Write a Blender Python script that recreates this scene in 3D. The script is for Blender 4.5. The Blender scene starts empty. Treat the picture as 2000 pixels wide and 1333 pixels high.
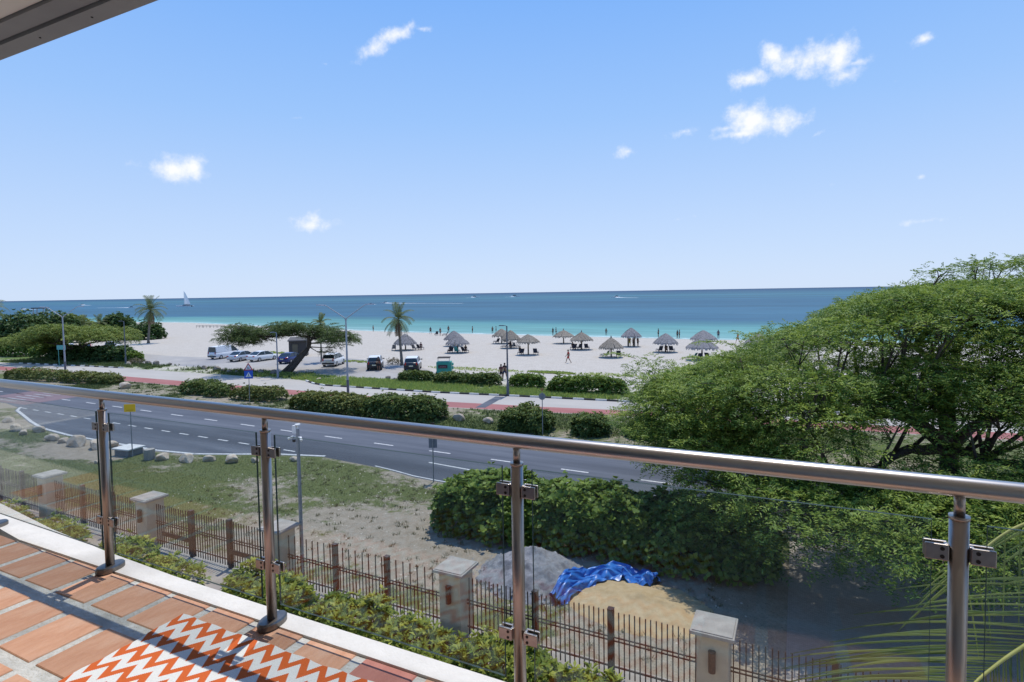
import bpy, bmesh, math, random
import numpy as np
from mathutils import Vector, Matrix, Euler
random.seed(7); rng = np.random.default_rng(7)
S = bpy.context.scene
COL = S.collection
R_ = math.radians

# ------------------------------------------------------------------ camera (world axes: X along the facade, Y out to sea)
FPX, CX, CY, CAMZ = 1130.0, 1000.0, 629.0, 9.5
PITCH, ROLL, YAW = math.atan(57/1130.0), math.atan(0.0167), R_(26.3)
F = Vector((0, math.cos(PITCH), -math.sin(PITCH))); Rt0 = Vector((1, 0, 0)); Up0 = Rt0.cross(F)
Rt = Rt0*math.cos(ROLL) - Up0*math.sin(ROLL); Up = Up0*math.cos(ROLL) + Rt0*math.sin(ROLL)
rz = Matrix.Rotation(YAW, 3, 'Z'); F, Rt, Up = rz @ F, rz @ Rt, rz @ Up
CAM = Vector((0, 0, CAMZ))
cd = bpy.data.cameras.new('camera'); cam = bpy.data.objects.new('camera', cd); COL.objects.link(cam)
cam.matrix_world = Matrix(((Rt.x, Up.x, -F.x, 0), (Rt.y, Up.y, -F.y, 0), (Rt.z, Up.z, -F.z, CAMZ), (0, 0, 0, 1)))
cd.sensor_width = 36; cd.lens = FPX/2000*36; cd.shift_y = -(666.5-CY)/2000; cd.clip_start = .05; cd.clip_end = 120000
S.camera = cam
def ray(x, y): return F + Rt*((x-CX)/FPX) + Up*((CY-y)/FPX)
def G(x, y, z=0.0):
    d = ray(x, y); return CAM + d*((z-CAMZ)/d.z)
def ppm(P): return FPX/((Vector(P)-CAM).dot(F))          # pixels per metre at a point
def zat(P, y):                                           # height of photo row y above the ground point P
    w = (Vector(P)-CAM); lo, hi = -5.0, 40.0
    for _ in range(40):
        m = (lo+hi)/2; q = Vector((P[0], P[1], m))-CAM
        if CY-FPX*q.dot(Up)/q.dot(F) > y: lo = m
        else: hi = m
    return lo
# ------------------------------------------------------------------ world, sun, exposure
SUN = Vector((-.045, .328, 1)).normalized()
W = bpy.data.worlds.new('World'); S.world = W; W.use_nodes = True
wn, wl = W.node_tree.nodes, W.node_tree.links
wn.clear()
def nd(nodes, t, **k):
    n = nodes.new(t)
    for a, b in k.items(): setattr(n, a, b)
    return n
sky = nd(wn, 'ShaderNodeTexSky', sky_type='NISHITA', sun_disc=False, sun_elevation=math.asin(SUN.z), sun_rotation=math.atan2(SUN.x, SUN.y))
sky.air_density = 1.0; sky.dust_density = .35; sky.ozone_density = 2.2; sky.altitude = 0
tc = nd(wn, 'ShaderNodeTexCoord')
clouds = [ # x, y, rx, ry, tilt, softness offset
 (1510,107,24,20,0,0),(1545,119,46,19,0,0),(1592,119,46,26,0,0),(1638,113,34,34,0,0),(1655,146,26,16,10,0),(1672,123,30,9,0,.15),
 (1458,155,36,21,0,.05),(1468,238,48,32,0,0),(1512,238,46,24,0,0),(1448,262,46,11,0,.1),(1418,251,34,10,0,.2),
 (1336,258,38,13,8,.25),(1225,297,30,18,0,.25),(1805,77,30,13,10,.25),(1748,158,20,10,0,.45),(1592,265,48,9,25,.5),
 (1802,432,60,9,2,.35),(1335,427,52,10,8,.5),(1630,360,16,10,0,.55),(1800,345,14,8,0,.4),(1633,442,16,7,0,.4),
 (728,96,44,19,30,.1),(775,68,46,15,22,.1),(822,57,36,8,5,.3),(635,125,18,8,0,.45),(577,231,42,8,8,.5),
 (340,330,50,24,5,.05),(368,323,30,24,0,0),(296,340,36,13,0,.4),(612,441,42,19,5,.1),(617,428,20,18,0,.1),(378,462,26,10,0,.4)]
nz = nd(wn, 'ShaderNodeTexNoise'); nz.inputs['Scale'].default_value = 34; nz.inputs['Detail'].default_value = 9; nz.inputs['Roughness'].default_value = .62
wl.new(tc.outputs['Generated'], nz.inputs['Vector'])
prev = None
for (x, y, rx, ry, tilt, off) in clouds:
    c = ray(x, y).normalized(); t1 = c.cross(Vector((0, 0, 1))).normalized(); t2 = t1.cross(c)
    a = R_(tilt); u = t1*math.cos(a)+t2*math.sin(a); v = t2*math.cos(a)-t1*math.sin(a)
    m = Matrix(((u.x, c.x, v.x), (u.y, c.y, v.y), (u.z, c.z, v.z)))
    k = ray(x, y).length
    mp = nd(wn, 'ShaderNodeMapping', vector_type='TEXTURE'); wl.new(tc.outputs['Generated'], mp.inputs['Vector'])
    mp.inputs['Location'].default_value = c; mp.inputs['Rotation'].default_value = m.to_euler('XYZ')
    mp.inputs['Scale'].default_value = (rx/FPX/k*1.42, .4, ry/FPX/k*1.4)
    ln = nd(wn, 'ShaderNodeVectorMath', operation='LENGTH'); wl.new(mp.outputs[0], ln.inputs[0])
    ad = nd(wn, 'ShaderNodeMath', operation='ADD'); wl.new(ln.outputs['Value'], ad.inputs[0]); ad.inputs[1].default_value = off*1.5
    if prev is None: prev = ad
    else:
        mn = nd(wn, 'ShaderNodeMath', operation='SMOOTH_MIN'); mn.inputs[2].default_value = .25
        wl.new(prev.outputs[0], mn.inputs[0]); wl.new(ad.outputs[0], mn.inputs[1]); prev = mn
nm = nd(wn, 'ShaderNodeMath', operation='MULTIPLY_ADD'); wl.new(nz.outputs['Fac'], nm.inputs[0]); nm.inputs[1].default_value = 2.3; nm.inputs[2].default_value = -1.15
sb = nd(wn, 'ShaderNodeMath', operation='ADD'); wl.new(prev.outputs[0], sb.inputs[0]); wl.new(nm.outputs[0], sb.inputs[1])
cm = nd(wn, 'ShaderNodeMapRange', interpolation_type='SMOOTHSTEP'); wl.new(sb.outputs[0], cm.inputs['Value'])
for k, v in (('From Min', 1.0), ('From Max', -.15), ('To Min', 0), ('To Max', .95)): cm.inputs[k].default_value = v
sxz = nd(wn, 'ShaderNodeSeparateXYZ'); wl.new(tc.outputs['Generated'], sxz.inputs[0])
grd = nd(wn, 'ShaderNodeValToRGB'); wl.new(sxz.outputs['Z'], grd.inputs[0]); ge = grd.color_ramp.elements
gst = [(0, (.61, .745, .97)), (.12, (.50, .67, .97)), (.28, (.33, .56, .97)), (.5, (.17, .42, .95)), (1, (.10, .30, .85))]
while len(ge) < len(gst): ge.new(.5)
for q, (p_, c_) in zip(ge, gst): q.position = p_; q.color = (*c_, 1)
gsc = nd(wn, 'ShaderNodeVectorMath', operation='SCALE'); wl.new(grd.outputs[0], gsc.inputs[0]); gsc.inputs['Scale'].default_value = 6.0
tint = nd(wn, 'ShaderNodeMix', data_type='RGBA'); tint.inputs[0].default_value = .93
wl.new(sky.outputs[0], tint.inputs[6]); wl.new(gsc.outputs[0], tint.inputs[7])
mixc = nd(wn, 'ShaderNodeMix', data_type='RGBA'); wl.new(cm.outputs[0], mixc.inputs[0]); wl.new(tint.outputs[2], mixc.inputs[6]); mixc.inputs[7].default_value = (6.1, 6.15, 6.3, 1)
bg = nd(wn, 'ShaderNodeBackground'); bg.inputs['Strength'].default_value = .13; wl.new(mixc.outputs[2], bg.inputs['Color'])
wo = nd(wn, 'ShaderNodeOutputWorld'); wl.new(bg.outputs[0], wo.inputs[0])
sd = bpy.data.lights.new('sun', 'SUN'); sd.energy = 2.8; sd.angle = R_(.53); sd.color = (1, .945, .85)
so = bpy.data.objects.new('sun', sd); COL.objects.link(so); so.rotation_euler = SUN.to_track_quat('Z', 'Y').to_euler(); so.location = (0, 0, 60)
S.view_settings.view_transform = 'Standard'; S.view_settings.look = 'None'; S.view_settings.exposure = 0.37; S.view_settings.gamma = 1
S.cycles.max_bounces = 8; S.cycles.transparent_max_bounces = 24; S.cycles.glossy_bounces = 3; S.cycles.diffuse_bounces = 3

# ------------------------------------------------------------------ materials
MATS = {}
def mat(name, c, c2=None, scale=4.0, rough=.75, bump=0.0, bscale=None, metal=0.0, spec=.35, rnd=0.0, tint=None, transl=0.0, c3=None, stretch=None, detail=6, attr=None, lo=.35, hi=.65):
    if name in MATS: return MATS[name]
    m = bpy.data.materials.new(name); m.use_nodes = True; MATS[name] = m
    n, l = m.node_tree.nodes, m.node_tree.links
    b = n['Principled BSDF']; b.inputs['Roughness'].default_value = rough; b.inputs['Metallic'].default_value = metal
    b.inputs['Specular IOR Level'].default_value = spec
    tcn = n.new('ShaderNodeTexCoord'); vec = tcn.outputs['Object']
    if stretch:
        mp = n.new('ShaderNodeMapping'); mp.inputs['Scale'].default_value = stretch; l.new(vec, mp.inputs['Vector']); vec = mp.outputs[0]
    def rgb(c): return (c[0], c[1], c[2], 1)
    out = None
    if c2 is not None:
        mx = n.new('ShaderNodeMix'); mx.data_type = 'RGBA'; mx.inputs[6].default_value = rgb(c); mx.inputs[7].default_value = rgb(c2)
        if tint:
            at = n.new('ShaderNodeAttribute'); at.attribute_name = tint; l.new(at.outputs['Fac'], mx.inputs[0])
        else:
            no = n.new('ShaderNodeTexNoise'); no.inputs['Scale'].default_value = scale; no.inputs['Detail'].default_value = detail; no.inputs['Roughness'].default_value = .65
            l.new(vec, no.inputs['Vector'])
            mr = n.new('ShaderNodeMapRange'); mr.inputs['From Min'].default_value = lo; mr.inputs['From Max'].default_value = hi
            l.new(no.outputs['Fac'], mr.inputs['Value']); l.new(mr.outputs[0], mx.inputs[0])
        out = mx.outputs[2]
        if c3 is not None:
            n3 = n.new('ShaderNodeTexNoise'); n3.inputs['Scale'].default_value = scale*.22; n3.inputs['Detail'].default_value = 5; l.new(vec, n3.inputs['Vector'])
            m3 = n.new('ShaderNodeMapRange'); m3.inputs['From Min'].default_value = .5; m3.inputs['From Max'].default_value = .68; l.new(n3.outputs['Fac'], m3.inputs['Value'])
            x3 = n.new('ShaderNodeMix'); x3.data_type = 'RGBA'; l.new(m3.outputs[0], x3.inputs[0]); l.new(out, x3.inputs[6]); x3.inputs[7].default_value = rgb(c3); out = x3.outputs[2]
    if rnd:
        oi = n.new('ShaderNodeObjectInfo'); mr = n.new('ShaderNodeMapRange'); mr.inputs['To Min'].default_value = 1-rnd; mr.inputs['To Max'].default_value = 1+rnd
        l.new(oi.outputs['Random'], mr.inputs['Value'])
        hs = n.new('ShaderNodeHueSaturation'); l.new(mr.outputs[0], hs.inputs['Value'])
        if out: l.new(out, hs.inputs['Color'])
        else: hs.inputs['Color'].default_value = rgb(c)
        out = hs.outputs[0]
    if out: l.new(out, b.inputs['Base Color'])
    else: b.inputs['Base Color'].default_value = rgb(c)
    if bump:
        nb = n.new('ShaderNodeTexNoise'); nb.inputs['Scale'].default_value = bscale or scale*3; nb.inputs['Detail'].default_value = 6; l.new(vec, nb.inputs['Vector'])
        bp = n.new('ShaderNodeBump'); bp.inputs['Strength'].default_value = min(1, bump); bp.inputs['Distance'].default_value = .02*max(1, bump); l.new(nb.outputs['Fac'], bp.inputs['Height']); l.new(bp.outputs[0], b.inputs['Normal'])
    if transl:
        o = n['Material Output']; tr = n.new('ShaderNodeBsdfTranslucent'); ms = n.new('ShaderNodeMixShader'); ms.inputs[0].default_value = transl
        if out: l.new(out, tr.inputs['Color'])
        else: tr.inputs['Color'].default_value = rgb(c)
        l.new(b.outputs[0], ms.inputs[1]); l.new(tr.outputs[0], ms.inputs[2]); l.new(ms.outputs[0], o.inputs['Surface'])
    return m
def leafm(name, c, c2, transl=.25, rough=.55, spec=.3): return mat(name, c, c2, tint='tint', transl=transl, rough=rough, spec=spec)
STEEL = mat('brushed_steel', (.42, .375, .335), (.35, .315, .285), scale=60, rough=.36, metal=1, stretch=(1, 1, .05))
STEELR = mat('brushed_steel_rail', (.50, .47, .44), (.43, .41, .39), scale=50, rough=.31, metal=1, stretch=(.03, 1, 1))
STEELC = mat('cast_steel', (.40, .36, .33), (.33, .30, .28), scale=40, rough=.36, metal=1)
DARKM = mat('dark_metal', (.016, .012, .012), (.03, .022, .02), scale=8, rough=.5)
BROWNM = mat('brown_metal', (.04, .022, .017), (.065, .034, .025), scale=8, rough=.5)
GREYM = mat('grey_galvanised', (.22, .23, .25), (.30, .31, .33), scale=5, rough=.45, metal=.3)
POLED = mat('dark_grey_pole', (.10, .11, .13), (.15, .16, .18), scale=3, rough=.5)
POLEL = mat('light_grey_pole', (.42, .43, .45), (.34, .35, .37), scale=3, rough=.5)
WHITEP = mat('white_paint', (.78, .77, .74), (.66, .64, .60), scale=3, rough=.7, bump=.2)
BLACK = mat('black_rubber', (.012, .012, .013), rough=.7)
CONC = mat('concrete', (.40, .37, .32), (.29, .27, .235), scale=3, rough=.9, bump=.5, bscale=30, c3=(.22, .21, .19))
PIERM = mat('pier_render', (.52, .435, .31), (.44, .37, .27), scale=2.5, rough=.9, bump=.3, bscale=40)
BARK = mat('bark', (.055, .042, .034), (.11, .088, .07), scale=7, rough=.95, bump=.8, bscale=14, stretch=(1, 1, .3))
PALMBARK = mat('palm_bark', (.13, .11, .09), (.22, .19, .155), scale=5, rough=.95, bump=.8, bscale=9, stretch=(.3, .3, 3))
GLASSCAR = mat('car_glass', (.02, .028, .03), rough=.08, spec=.6)

# ------------------------------------------------------------------ helpers
def link(name, me, parent=None, mats=()):
    o = bpy.data.objects.new(name, me); COL.objects.link(o)
    if me is not None:
        for m in mats:
            if m.name not in [q.name for q in me.materials if q]: me.materials.append(m)
    if parent: o.parent = parent
    return o
def tag(o, label=None, cat=None, group=None, kind=None):
    if label: o['label'] = label
    if cat: o['category'] = cat
    if group: o['group'] = group
    if kind: o['kind'] = kind
    return o
def thing(name, label, cat, loc=(0, 0, 0), rot=0, group=None):
    o = bpy.data.objects.new(name, None); COL.objects.link(o); o.location = loc; o.rotation_euler = (0, 0, rot); o.empty_display_size = .2
    return tag(o, label, cat, group)
def copy_tree(o, parent=None):
    c = o.copy(); COL.objects.link(c)
    if parent: c.parent = parent
    for ch in list(o.children): copy_tree(ch, c)
    return c
class MB:
    def __init__(s): s.v = []; s.f = []; s.m = []
    def add(s, vs, fs, mi=0):
        o = len(s.v); s.v += [tuple(q) for q in vs]; s.f += [tuple(i+o for i in q) for q in fs]; s.m += [mi]*len(fs); return s
    def box(s, c, d, rz=0, mi=0, M=None):
        x, y, z = d[0]/2, d[1]/2, d[2]/2; ca, sa = math.cos(rz), math.sin(rz)
        vs = []
        for sx, sy, sz in ((-1,-1,-1),(1,-1,-1),(1,1,-1),(-1,1,-1),(-1,-1,1),(1,-1,1),(1,1,1),(-1,1,1)):
            p = Vector((sx*x, sy*y, sz*z))
            if M is not None: p = M @ p
            else: p = Vector((p.x*ca-p.y*sa, p.x*sa+p.y*ca, p.z))
            vs.append(p+Vector(c))
        return s.add(vs, [(3,2,1,0),(4,5,6,7),(0,1,5,4),(1,2,6,5),(2,3,7,6),(3,0,4,7)], mi)
    def tube(s, path, rad, n=8, mi=0, cap=True):
        path = [Vector(p) for p in path]
        if not hasattr(rad, '__len__'): rad = [rad]*len(path)
        vs, fs = [], []
        ref = None
        for i, p in enumerate(path):
            d = (path[min(i+1, len(path)-1)]-path[max(i-1, 0)]).normalized()
            if ref is None: ref = Vector((1, 0, 0)) if abs(d.x) < .9 else Vector((0, 1, 0))
            a = d.cross(ref).normalized(); b = d.cross(a).normalized(); ref = -b if False else ref
            for k in range(n):
                t = 2*math.pi*k/n; vs.append(p + a*(rad[i]*math.cos(t)) + b*(rad[i]*math.sin(t)))
        for i in range(len(path)-1):
            for k in range(n):
                k2 = (k+1) % n; fs.append((i*n+k, i*n+k2, (i+1)*n+k2, (i+1)*n+k))
        if cap: fs.append(tuple(range(n-1, -1, -1))); fs.append(tuple(range((len(path)-1)*n, len(path)*n)))
        return s.add(vs, fs, mi)
    def cyl(s, p0, p1, r0, r1=None, n=10, mi=0): return s.tube([p0, p1], [r0, r0 if r1 is None else r1], n, mi)
    def prism(s, poly, z0, z1, mi=0):
        n = len(poly); vs = [(x, y, z0) for x, y in poly]+[(x, y, z1) for x, y in poly]
        fs = [tuple(range(n-1, -1, -1)), tuple(range(n, 2*n))]+[(i, (i+1) % n, n+(i+1) % n, n+i) for i in range(n)]
        return s.add(vs, fs, mi)
    def quad(s, a, b, c, d, mi=0): return s.add([a, b, c, d], [(0, 1, 2, 3)], mi)
    def loft(s, secs, mi=0, cap=True):
        n = len(secs[0]); vs = [p for q in secs for p in q]; fs = []
        for i in range(len(secs)-1):
            for k in range(n): k2 = (k+1) % n; fs.append((i*n+k, i*n+k2, (i+1)*n+k2, (i+1)*n+k))
        if cap: fs.append(tuple(range(n-1, -1, -1))); fs.append(tuple(range((len(secs)-1)*n, len(secs)*n)))
        return s.add(vs, fs, mi)
    def mesh(s, name, smooth=False):
        me = bpy.data.meshes.new(name); me.from_pydata(s.v, [], s.f)
        if any(s.m): me.polygons.foreach_set('material_index', s.m)
        if smooth: me.polygons.foreach_set('use_smooth', [True]*len(s.f))
        me.update(); return me
    def build(s, name, mats, parent=None, smooth=False, bevel=0):
        if not isinstance(mats, (list, tuple)): mats = [mats]
        me = s.mesh(name, smooth)
        for m in mats: me.materials.append(m)
        o = link(name, me, parent)
        if bevel:
            b = o.modifiers.new('bevel', 'BEVEL'); b.width = bevel; b.segments = 2; b.limit_method = 'ANGLE'
        return o
def np_mesh(name, V, Fc, m, tint=None, smooth=False, parent=None, attrs=None):
    V = np.asarray(V, np.float32).reshape(-1, 3); Fc = np.asarray(Fc, np.int32); k = Fc.shape[1]
    me = bpy.data.meshes.new(name); me.vertices.add(len(V)); me.vertices.foreach_set('co', V.ravel())
    me.loops.add(Fc.size); me.loops.foreach_set('vertex_index', Fc.ravel()); me.polygons.add(len(Fc))
    me.polygons.foreach_set('loop_start', np.arange(0, Fc.size, k, dtype=np.int32))
    if smooth: me.polygons.foreach_set('use_smooth', np.ones(len(Fc), bool))
    if tint is not None:
        a = me.attributes.new('tint', 'FLOAT', 'FACE'); a.data.foreach_set('value', np.asarray(tint, np.float32))
    for k2, v in (attrs or {}).items():
        a = me.attributes.new(k2, 'FLOAT', 'POINT'); a.data.foreach_set('value', np.asarray(v, np.float32))
    me.update(calc_edges=True); me.validate()
    if m: me.materials.append(m)
    return link(name, me, parent)
def unit(a): return a/np.maximum(np.linalg.norm(a, axis=-1, keepdims=True), 1e-9)
def leaves(name, P, D, N, L, Wd, m, parent, tint=None, fold=.15):
    """leaf blades: base P, tip direction D, face normal N, length L, width Wd"""
    P, D, N = np.asarray(P, float), unit(np.asarray(D, float)), np.asarray(N, float)
    L = np.broadcast_to(np.asarray(L, float), (len(P),))[:, None]; Wd = np.broadcast_to(np.asarray(Wd, float), (len(P),))[:, None]
    sd_ = unit(np.cross(D, N)); n2 = np.cross(sd_, D)
    a = P; t = P+D*L; mid = P+D*L*.5+n2*L*fold
    V = np.stack([a, mid+sd_*Wd*.5, t, mid-sd_*Wd*.5], 1).reshape(-1, 3)
    Fc = np.arange(len(V)).reshape(-1, 4)
    if tint is None: tint = rng.random(len(P))
    return np_mesh(name, V, Fc, m, tint, parent=parent)
def pl(x, pts):
    xs = [p[0] for p in pts]; ys = [p[1] for p in pts]; return np.interp(x, xs, ys)
def vnoise(x, y, sc, seed=0):
    r = np.random.default_rng(seed); g = r.random((64, 64)); x = np.asarray(x)*sc; y = np.asarray(y)*sc
    xi = np.floor(x).astype(int); yi = np.floor(y).astype(int); fx = x-xi; fy = y-yi; fx = fx*fx*(3-2*fx); fy = fy*fy*(3-2*fy)
    q = lambda i, j: g[(xi+i) % 64, (yi+j) % 64]
    return (q(0,0)*(1-fx)+q(1,0)*fx)*(1-fy)+(q(0,1)*(1-fx)+q(1,1)*fx)*fy
def fbm(x, y, sc, seed=0): return (vnoise(x, y, sc, seed)*.5+vnoise(x, y, sc*2.1, seed+1)*.3+vnoise(x, y, sc*4.3, seed+2)*.2)
def strip(name, xs, lo, hi, nr, z, m, grassf=None, bumpz=0):
    """ground sheet between two edge curves given as functions of X"""
    xs = np.asarray(xs, float); a = lo(xs); b = hi(xs); r = np.linspace(0, 1, nr+1)
    X = np.repeat(xs[:, None], nr+1, 1); Y = a[:, None]*(1-r)+b[:, None]*r
    Z = np.full_like(X, z)
    if bumpz: Z = Z+bumpz*fbm(X, Y, .5, 3)*np.sin(np.pi*r)[None, :]
    n = nr+1; i = np.arange(len(xs)-1)[:, None]*n+np.arange(nr)[None, :]
    Fc = np.stack([i, i+n, i+n+1, i+1], -1).reshape(-1, 4)
    at = {}
    if grassf is not None: at['grass'] = np.clip(grassf(X.ravel(), Y.ravel()), 0, 1)
    return tag(np_mesh(name, np.stack([X, Y, Z], -1), Fc, m, attrs=at), kind='structure')
ORD = ['first', 'second', 'third', 'fourth', 'fifth', 'sixth', 'seventh', 'eighth', 'ninth', 'tenth', 'eleventh', 'twelfth', 'thirteenth', 'fourteenth', 'fifteenth', 'sixteenth', 'seventeenth', 'eighteenth', 'nineteenth', 'twentieth']

# ------------------------------------------------------------------ ground materials
def ground_mat(name, d1, d2, g1, g2, scale=1.2):
    m = bpy.data.materials.new(name); m.use_nodes = True; n, l = m.node_tree.nodes, m.node_tree.links; b = n['Principled BSDF']
    b.inputs['Roughness'].default_value = .95; b.inputs['Specular IOR Level'].default_value = .1
    tcn = n.new('ShaderNodeTexCoord')
    def noise(sc, det=8, ro=.7):
        q = n.new('ShaderNodeTexNoise'); q.inputs['Scale'].default_value = sc; q.inputs['Detail'].default_value = det; q.inputs['Roughness'].default_value = ro; l.new(tcn.outputs['Object'], q.inputs['Vector']); return q.outputs['Fac']
    def mr(s, a, c, lo=0, hi=1):
        q = n.new('ShaderNodeMapRange'); q.inputs['From Min'].default_value = a; q.inputs['From Max'].default_value = c; q.inputs['To Min'].default_value = lo; q.inputs['To Max'].default_value = hi; l.new(s, q.inputs['Value']); return q.outputs[0]
    def mx(fac, a, c):
        q = n.new('ShaderNodeMix'); q.data_type = 'RGBA'; l.new(fac, q.inputs[0])
        for i, v in ((6, a), (7, c)):
            if isinstance(v, tuple): q.inputs[i].default_value = (*v, 1)
            else: l.new(v, q.inputs[i])
        return q.outputs[2]
    dirt = mx(mr(noise(scale*2.2), .35, .65), d1, d2); dirt = mx(mr(noise(scale*14, 4), .52, .72), dirt, tuple(x*.6 for x in d1))
    grass = mx(mr(noise(scale*9, 6), .35, .65), g1, g2)
    at = n.new('ShaderNodeAttribute'); at.attribute_name = 'grass'
    ad = n.new('ShaderNodeMath'); ad.operation = 'ADD'; l.new(at.outputs['Fac'], ad.inputs[0]); l.new(mr(noise(scale*1.6, 10, .75), .25, .75, -.55, .55), ad.inputs[1])
    l.new(mx(mr(ad.outputs[0], .35, .65), dirt, grass), b.inputs['Base Color'])
    bp = n.new('ShaderNodeBump'); bp.inputs['Strength'].default_value = .8; bp.inputs['Distance'].default_value = .06; l.new(noise(scale*7), bp.inputs['Height']); l.new(bp.outputs[0], b.inputs['Normal'])
    return m
VERGE = ground_mat('verge_soil', (.26, .22, .165), (.36, .31, .245), (.085, .115, .035), (.15, .155, .065))
MEDIAN = ground_mat('median_soil', (.27, .23, .17), (.36, .31, .24), (.07, .10, .03), (.13, .15, .06))
STRIPM = ground_mat('strip_soil', (.48, .44, .36), (.56, .52, .44), (.085, .14, .03), (.15, .20, .06))
SANDM = ground_mat('beach_sand', (.465, .42, .357), (.52, .475, .41), (.25, .26, .14), (.35, .35, .2), scale=.3)
ASPH = mat('asphalt', (.078, .087, .105), (.128, .139, .160), scale=1.2, rough=.85, bump=.3, bscale=60, c3=(.062, .069, .083), stretch=(.07, 1, 1), spec=.25)
PARKM = mat('old_parking_asphalt', (.345, .325, .30), (.41, .385, .35), scale=.5, rough=.92, bump=.3, bscale=20, c3=(.3, .29, .285), spec=.15)
PATHM = mat('path_concrete', (.41, .38, .335), (.46, .425, .375), scale=.5, rough=.92, bump=.2, bscale=20, stretch=(.3, 1, 1), c3=(.37, .345, .31), spec=.15)
REDM = mat('red_cycle_lane', (.32, .125, .115), (.38, .17, .155), scale=.6, rough=.92, stretch=(.3, 1, 1), c3=(.29, .14, .13), spec=.15)
PAINT = mat('road_paint', (.58, .58, .56), (.22, .225, .235), scale=6, rough=.8, lo=.42, hi=.8)
PAVEM = mat('courtyard_paving', (.30, .26, .22), (.38, .34, .30), scale=1.5, rough=.9, bump=.3)
# driveway pavers
DRIVEM = bpy.data.materials.new('driveway_pavers'); DRIVEM.use_nodes = True
_n, _l = DRIVEM.node_tree.nodes, DRIVEM.node_tree.links; _b = _n['Principled BSDF']; _b.inputs['Roughness'].default_value = .9
_t = _n.new('ShaderNodeTexCoord'); _k = _n.new('ShaderNodeTexBrick'); _k.inputs['Scale'].default_value = 5; _k.inputs['Color1'].default_value = (.30, .265, .23, 1); _k.inputs['Color2'].default_value = (.36, .325, .285, 1); _k.inputs['Mortar'].default_value = (.18, .16, .14, 1); _k.inputs['Mortar Size'].default_value = .02
_l.new(_t.outputs['Object'], _k.inputs['Vector']); _l.new(_k.outputs['Color'], _b.inputs['Base Color'])

# ------------------------------------------------------------------ land, sea
SHORE = [(-900, 60), (-345, 124), (-300, 136), (-265, 147), (-240, 150), (-218, 150), (-188, 143), (-145, 133), (-105, 125), (-83, 122), (-50, 120.5), (-20, 119), (60, 122), (300, 130), (900, 150)]
shore = lambda x: pl(x, SHORE)
SEAZ = -.35
xs = np.concatenate([np.linspace(-900, -300, 16), np.linspace(-290, 80, 120), np.linspace(100, 900, 16)])
rows = [(-1, -60, 0), (0, 0, 0), (.3, 0, 0), (.55, 0, 0), (.8, 0, .02), (1, -14, .0), (1, -9, -.06), (1, -4, -.2), (1, 0, -.37), (1, 6, -.75), (1, 25, -2.2)]
V = []; gd = []
sh = shore(xs)
for fr, off, z in rows:
    y = (sh*fr if fr >= 0 else np.zeros_like(xs))+off
    V.append(np.stack([xs, y, np.full_like(xs, z)], -1)); gd.append(sh-y)
V = np.stack(V, 1); n = len(rows); i = np.arange(len(xs)-1)[:, None]*n+np.arange(n-1)[None, :]
Fc = np.stack([i, i+n, i+n+1, i+1], -1).reshape(-1, 4)
beach = tag(np_mesh('beach_ground', V, Fc, SANDM, attrs={'grass': np.full(len(xs)*n, -.6)}), kind='structure')
beach['label'] = 'pale sand beach reaching to the sea'
# sea
dist = np.array([-12, -4, 0, 3, 8, 15, 25, 35, 45, 55, 70, 100, 150, 250, 500, 1000, 2500, 6000, 15000, 70000.])
xs2 = np.concatenate([[-70000, -20000, -6000, -2500], xs, [2500, 6000, 20000, 70000]])
sh2 = shore(xs2); n = len(dist)
V = np.stack([np.repeat(xs2[:, None], n, 1), sh2[:, None]+dist[None, :], np.full((len(xs2), n), SEAZ)], -1)
i = np.arange(len(xs2)-1)[:, None]*n+np.arange(n-1)[None, :]
Fc = np.stack([i, i+n, i+n+1, i+1], -1).reshape(-1, 4)
SEAM = bpy.data.materials.new('sea_water'); SEAM.use_nodes = True
_n, _l = SEAM.node_tree.nodes, SEAM.node_tree.links; _b = _n['Principled BSDF']; _b.inputs['Roughness'].default_value = .32; _b.inputs['Specular IOR Level'].default_value = .22
_t = _n.new('ShaderNodeTexCoord'); _a = _n.new('ShaderNodeAttribute'); _a.attribute_name = 'dist'
def _noise(sc, st, det=6):
    mp = _n.new('ShaderNodeMapping'); mp.inputs['Scale'].default_value = st; _l.new(_t.outputs['Object'], mp.inputs['Vector'])
    q = _n.new('ShaderNodeTexNoise'); q.inputs['Scale'].default_value = sc; q.inputs['Detail'].default_value = det; q.inputs['Roughness'].default_value = .6; _l.new(mp.outputs[0], q.inputs['Vector']); return q.outputs['Fac']
def _m(op, a, b=None):
    q = _n.new('ShaderNodeMath'); q.operation = op
    for k, v in ((0, a), (1, b)):
        if v is None: continue
        if isinstance(v, (int, float)): q.inputs[k].default_value = v
        else: _l.new(v, q.inputs[k])
    return q.outputs[0]
nn = _m('SUBTRACT', _noise(.03, (.35, 1, 1)), .5)
d2 = _m('ADD', _a.outputs['Fac'], _m('MULTIPLY', nn, 34))
lg = _m('DIVIDE', _m('LOGARITHM', _m('MAXIMUM', _m('ADD', d2, 3), 1), 10), 5)     # log10(dist+3)/5
cr = _n.new('ShaderNodeValToRGB'); _l.new(lg, cr.inputs[0]); e = cr.color_ramp.elements
def pos(d): return math.log10(max(1, d+3))/5
stops = [(-2, (.40, .46, .42)), (4, (.22, .41, .385)), (14, (.135, .315, .295)), (38, (.10, .275, .265)), (54, (.06, .19, .225)), (72, (.034, .118, .185)), (140, (.04, .13, .195)), (420, (.034, .115, .18)), (900, (.046, .15, .20)), (2200, (.032, .105, .165)), (6000, (.02, .07, .14)), (20000, (.012, .05, .115))]
while len(e) < len(stops): e.new(.5)
for q, (d, c) in zip(e, stops): q.position = pos(d); q.color = (*c, 1)
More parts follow.
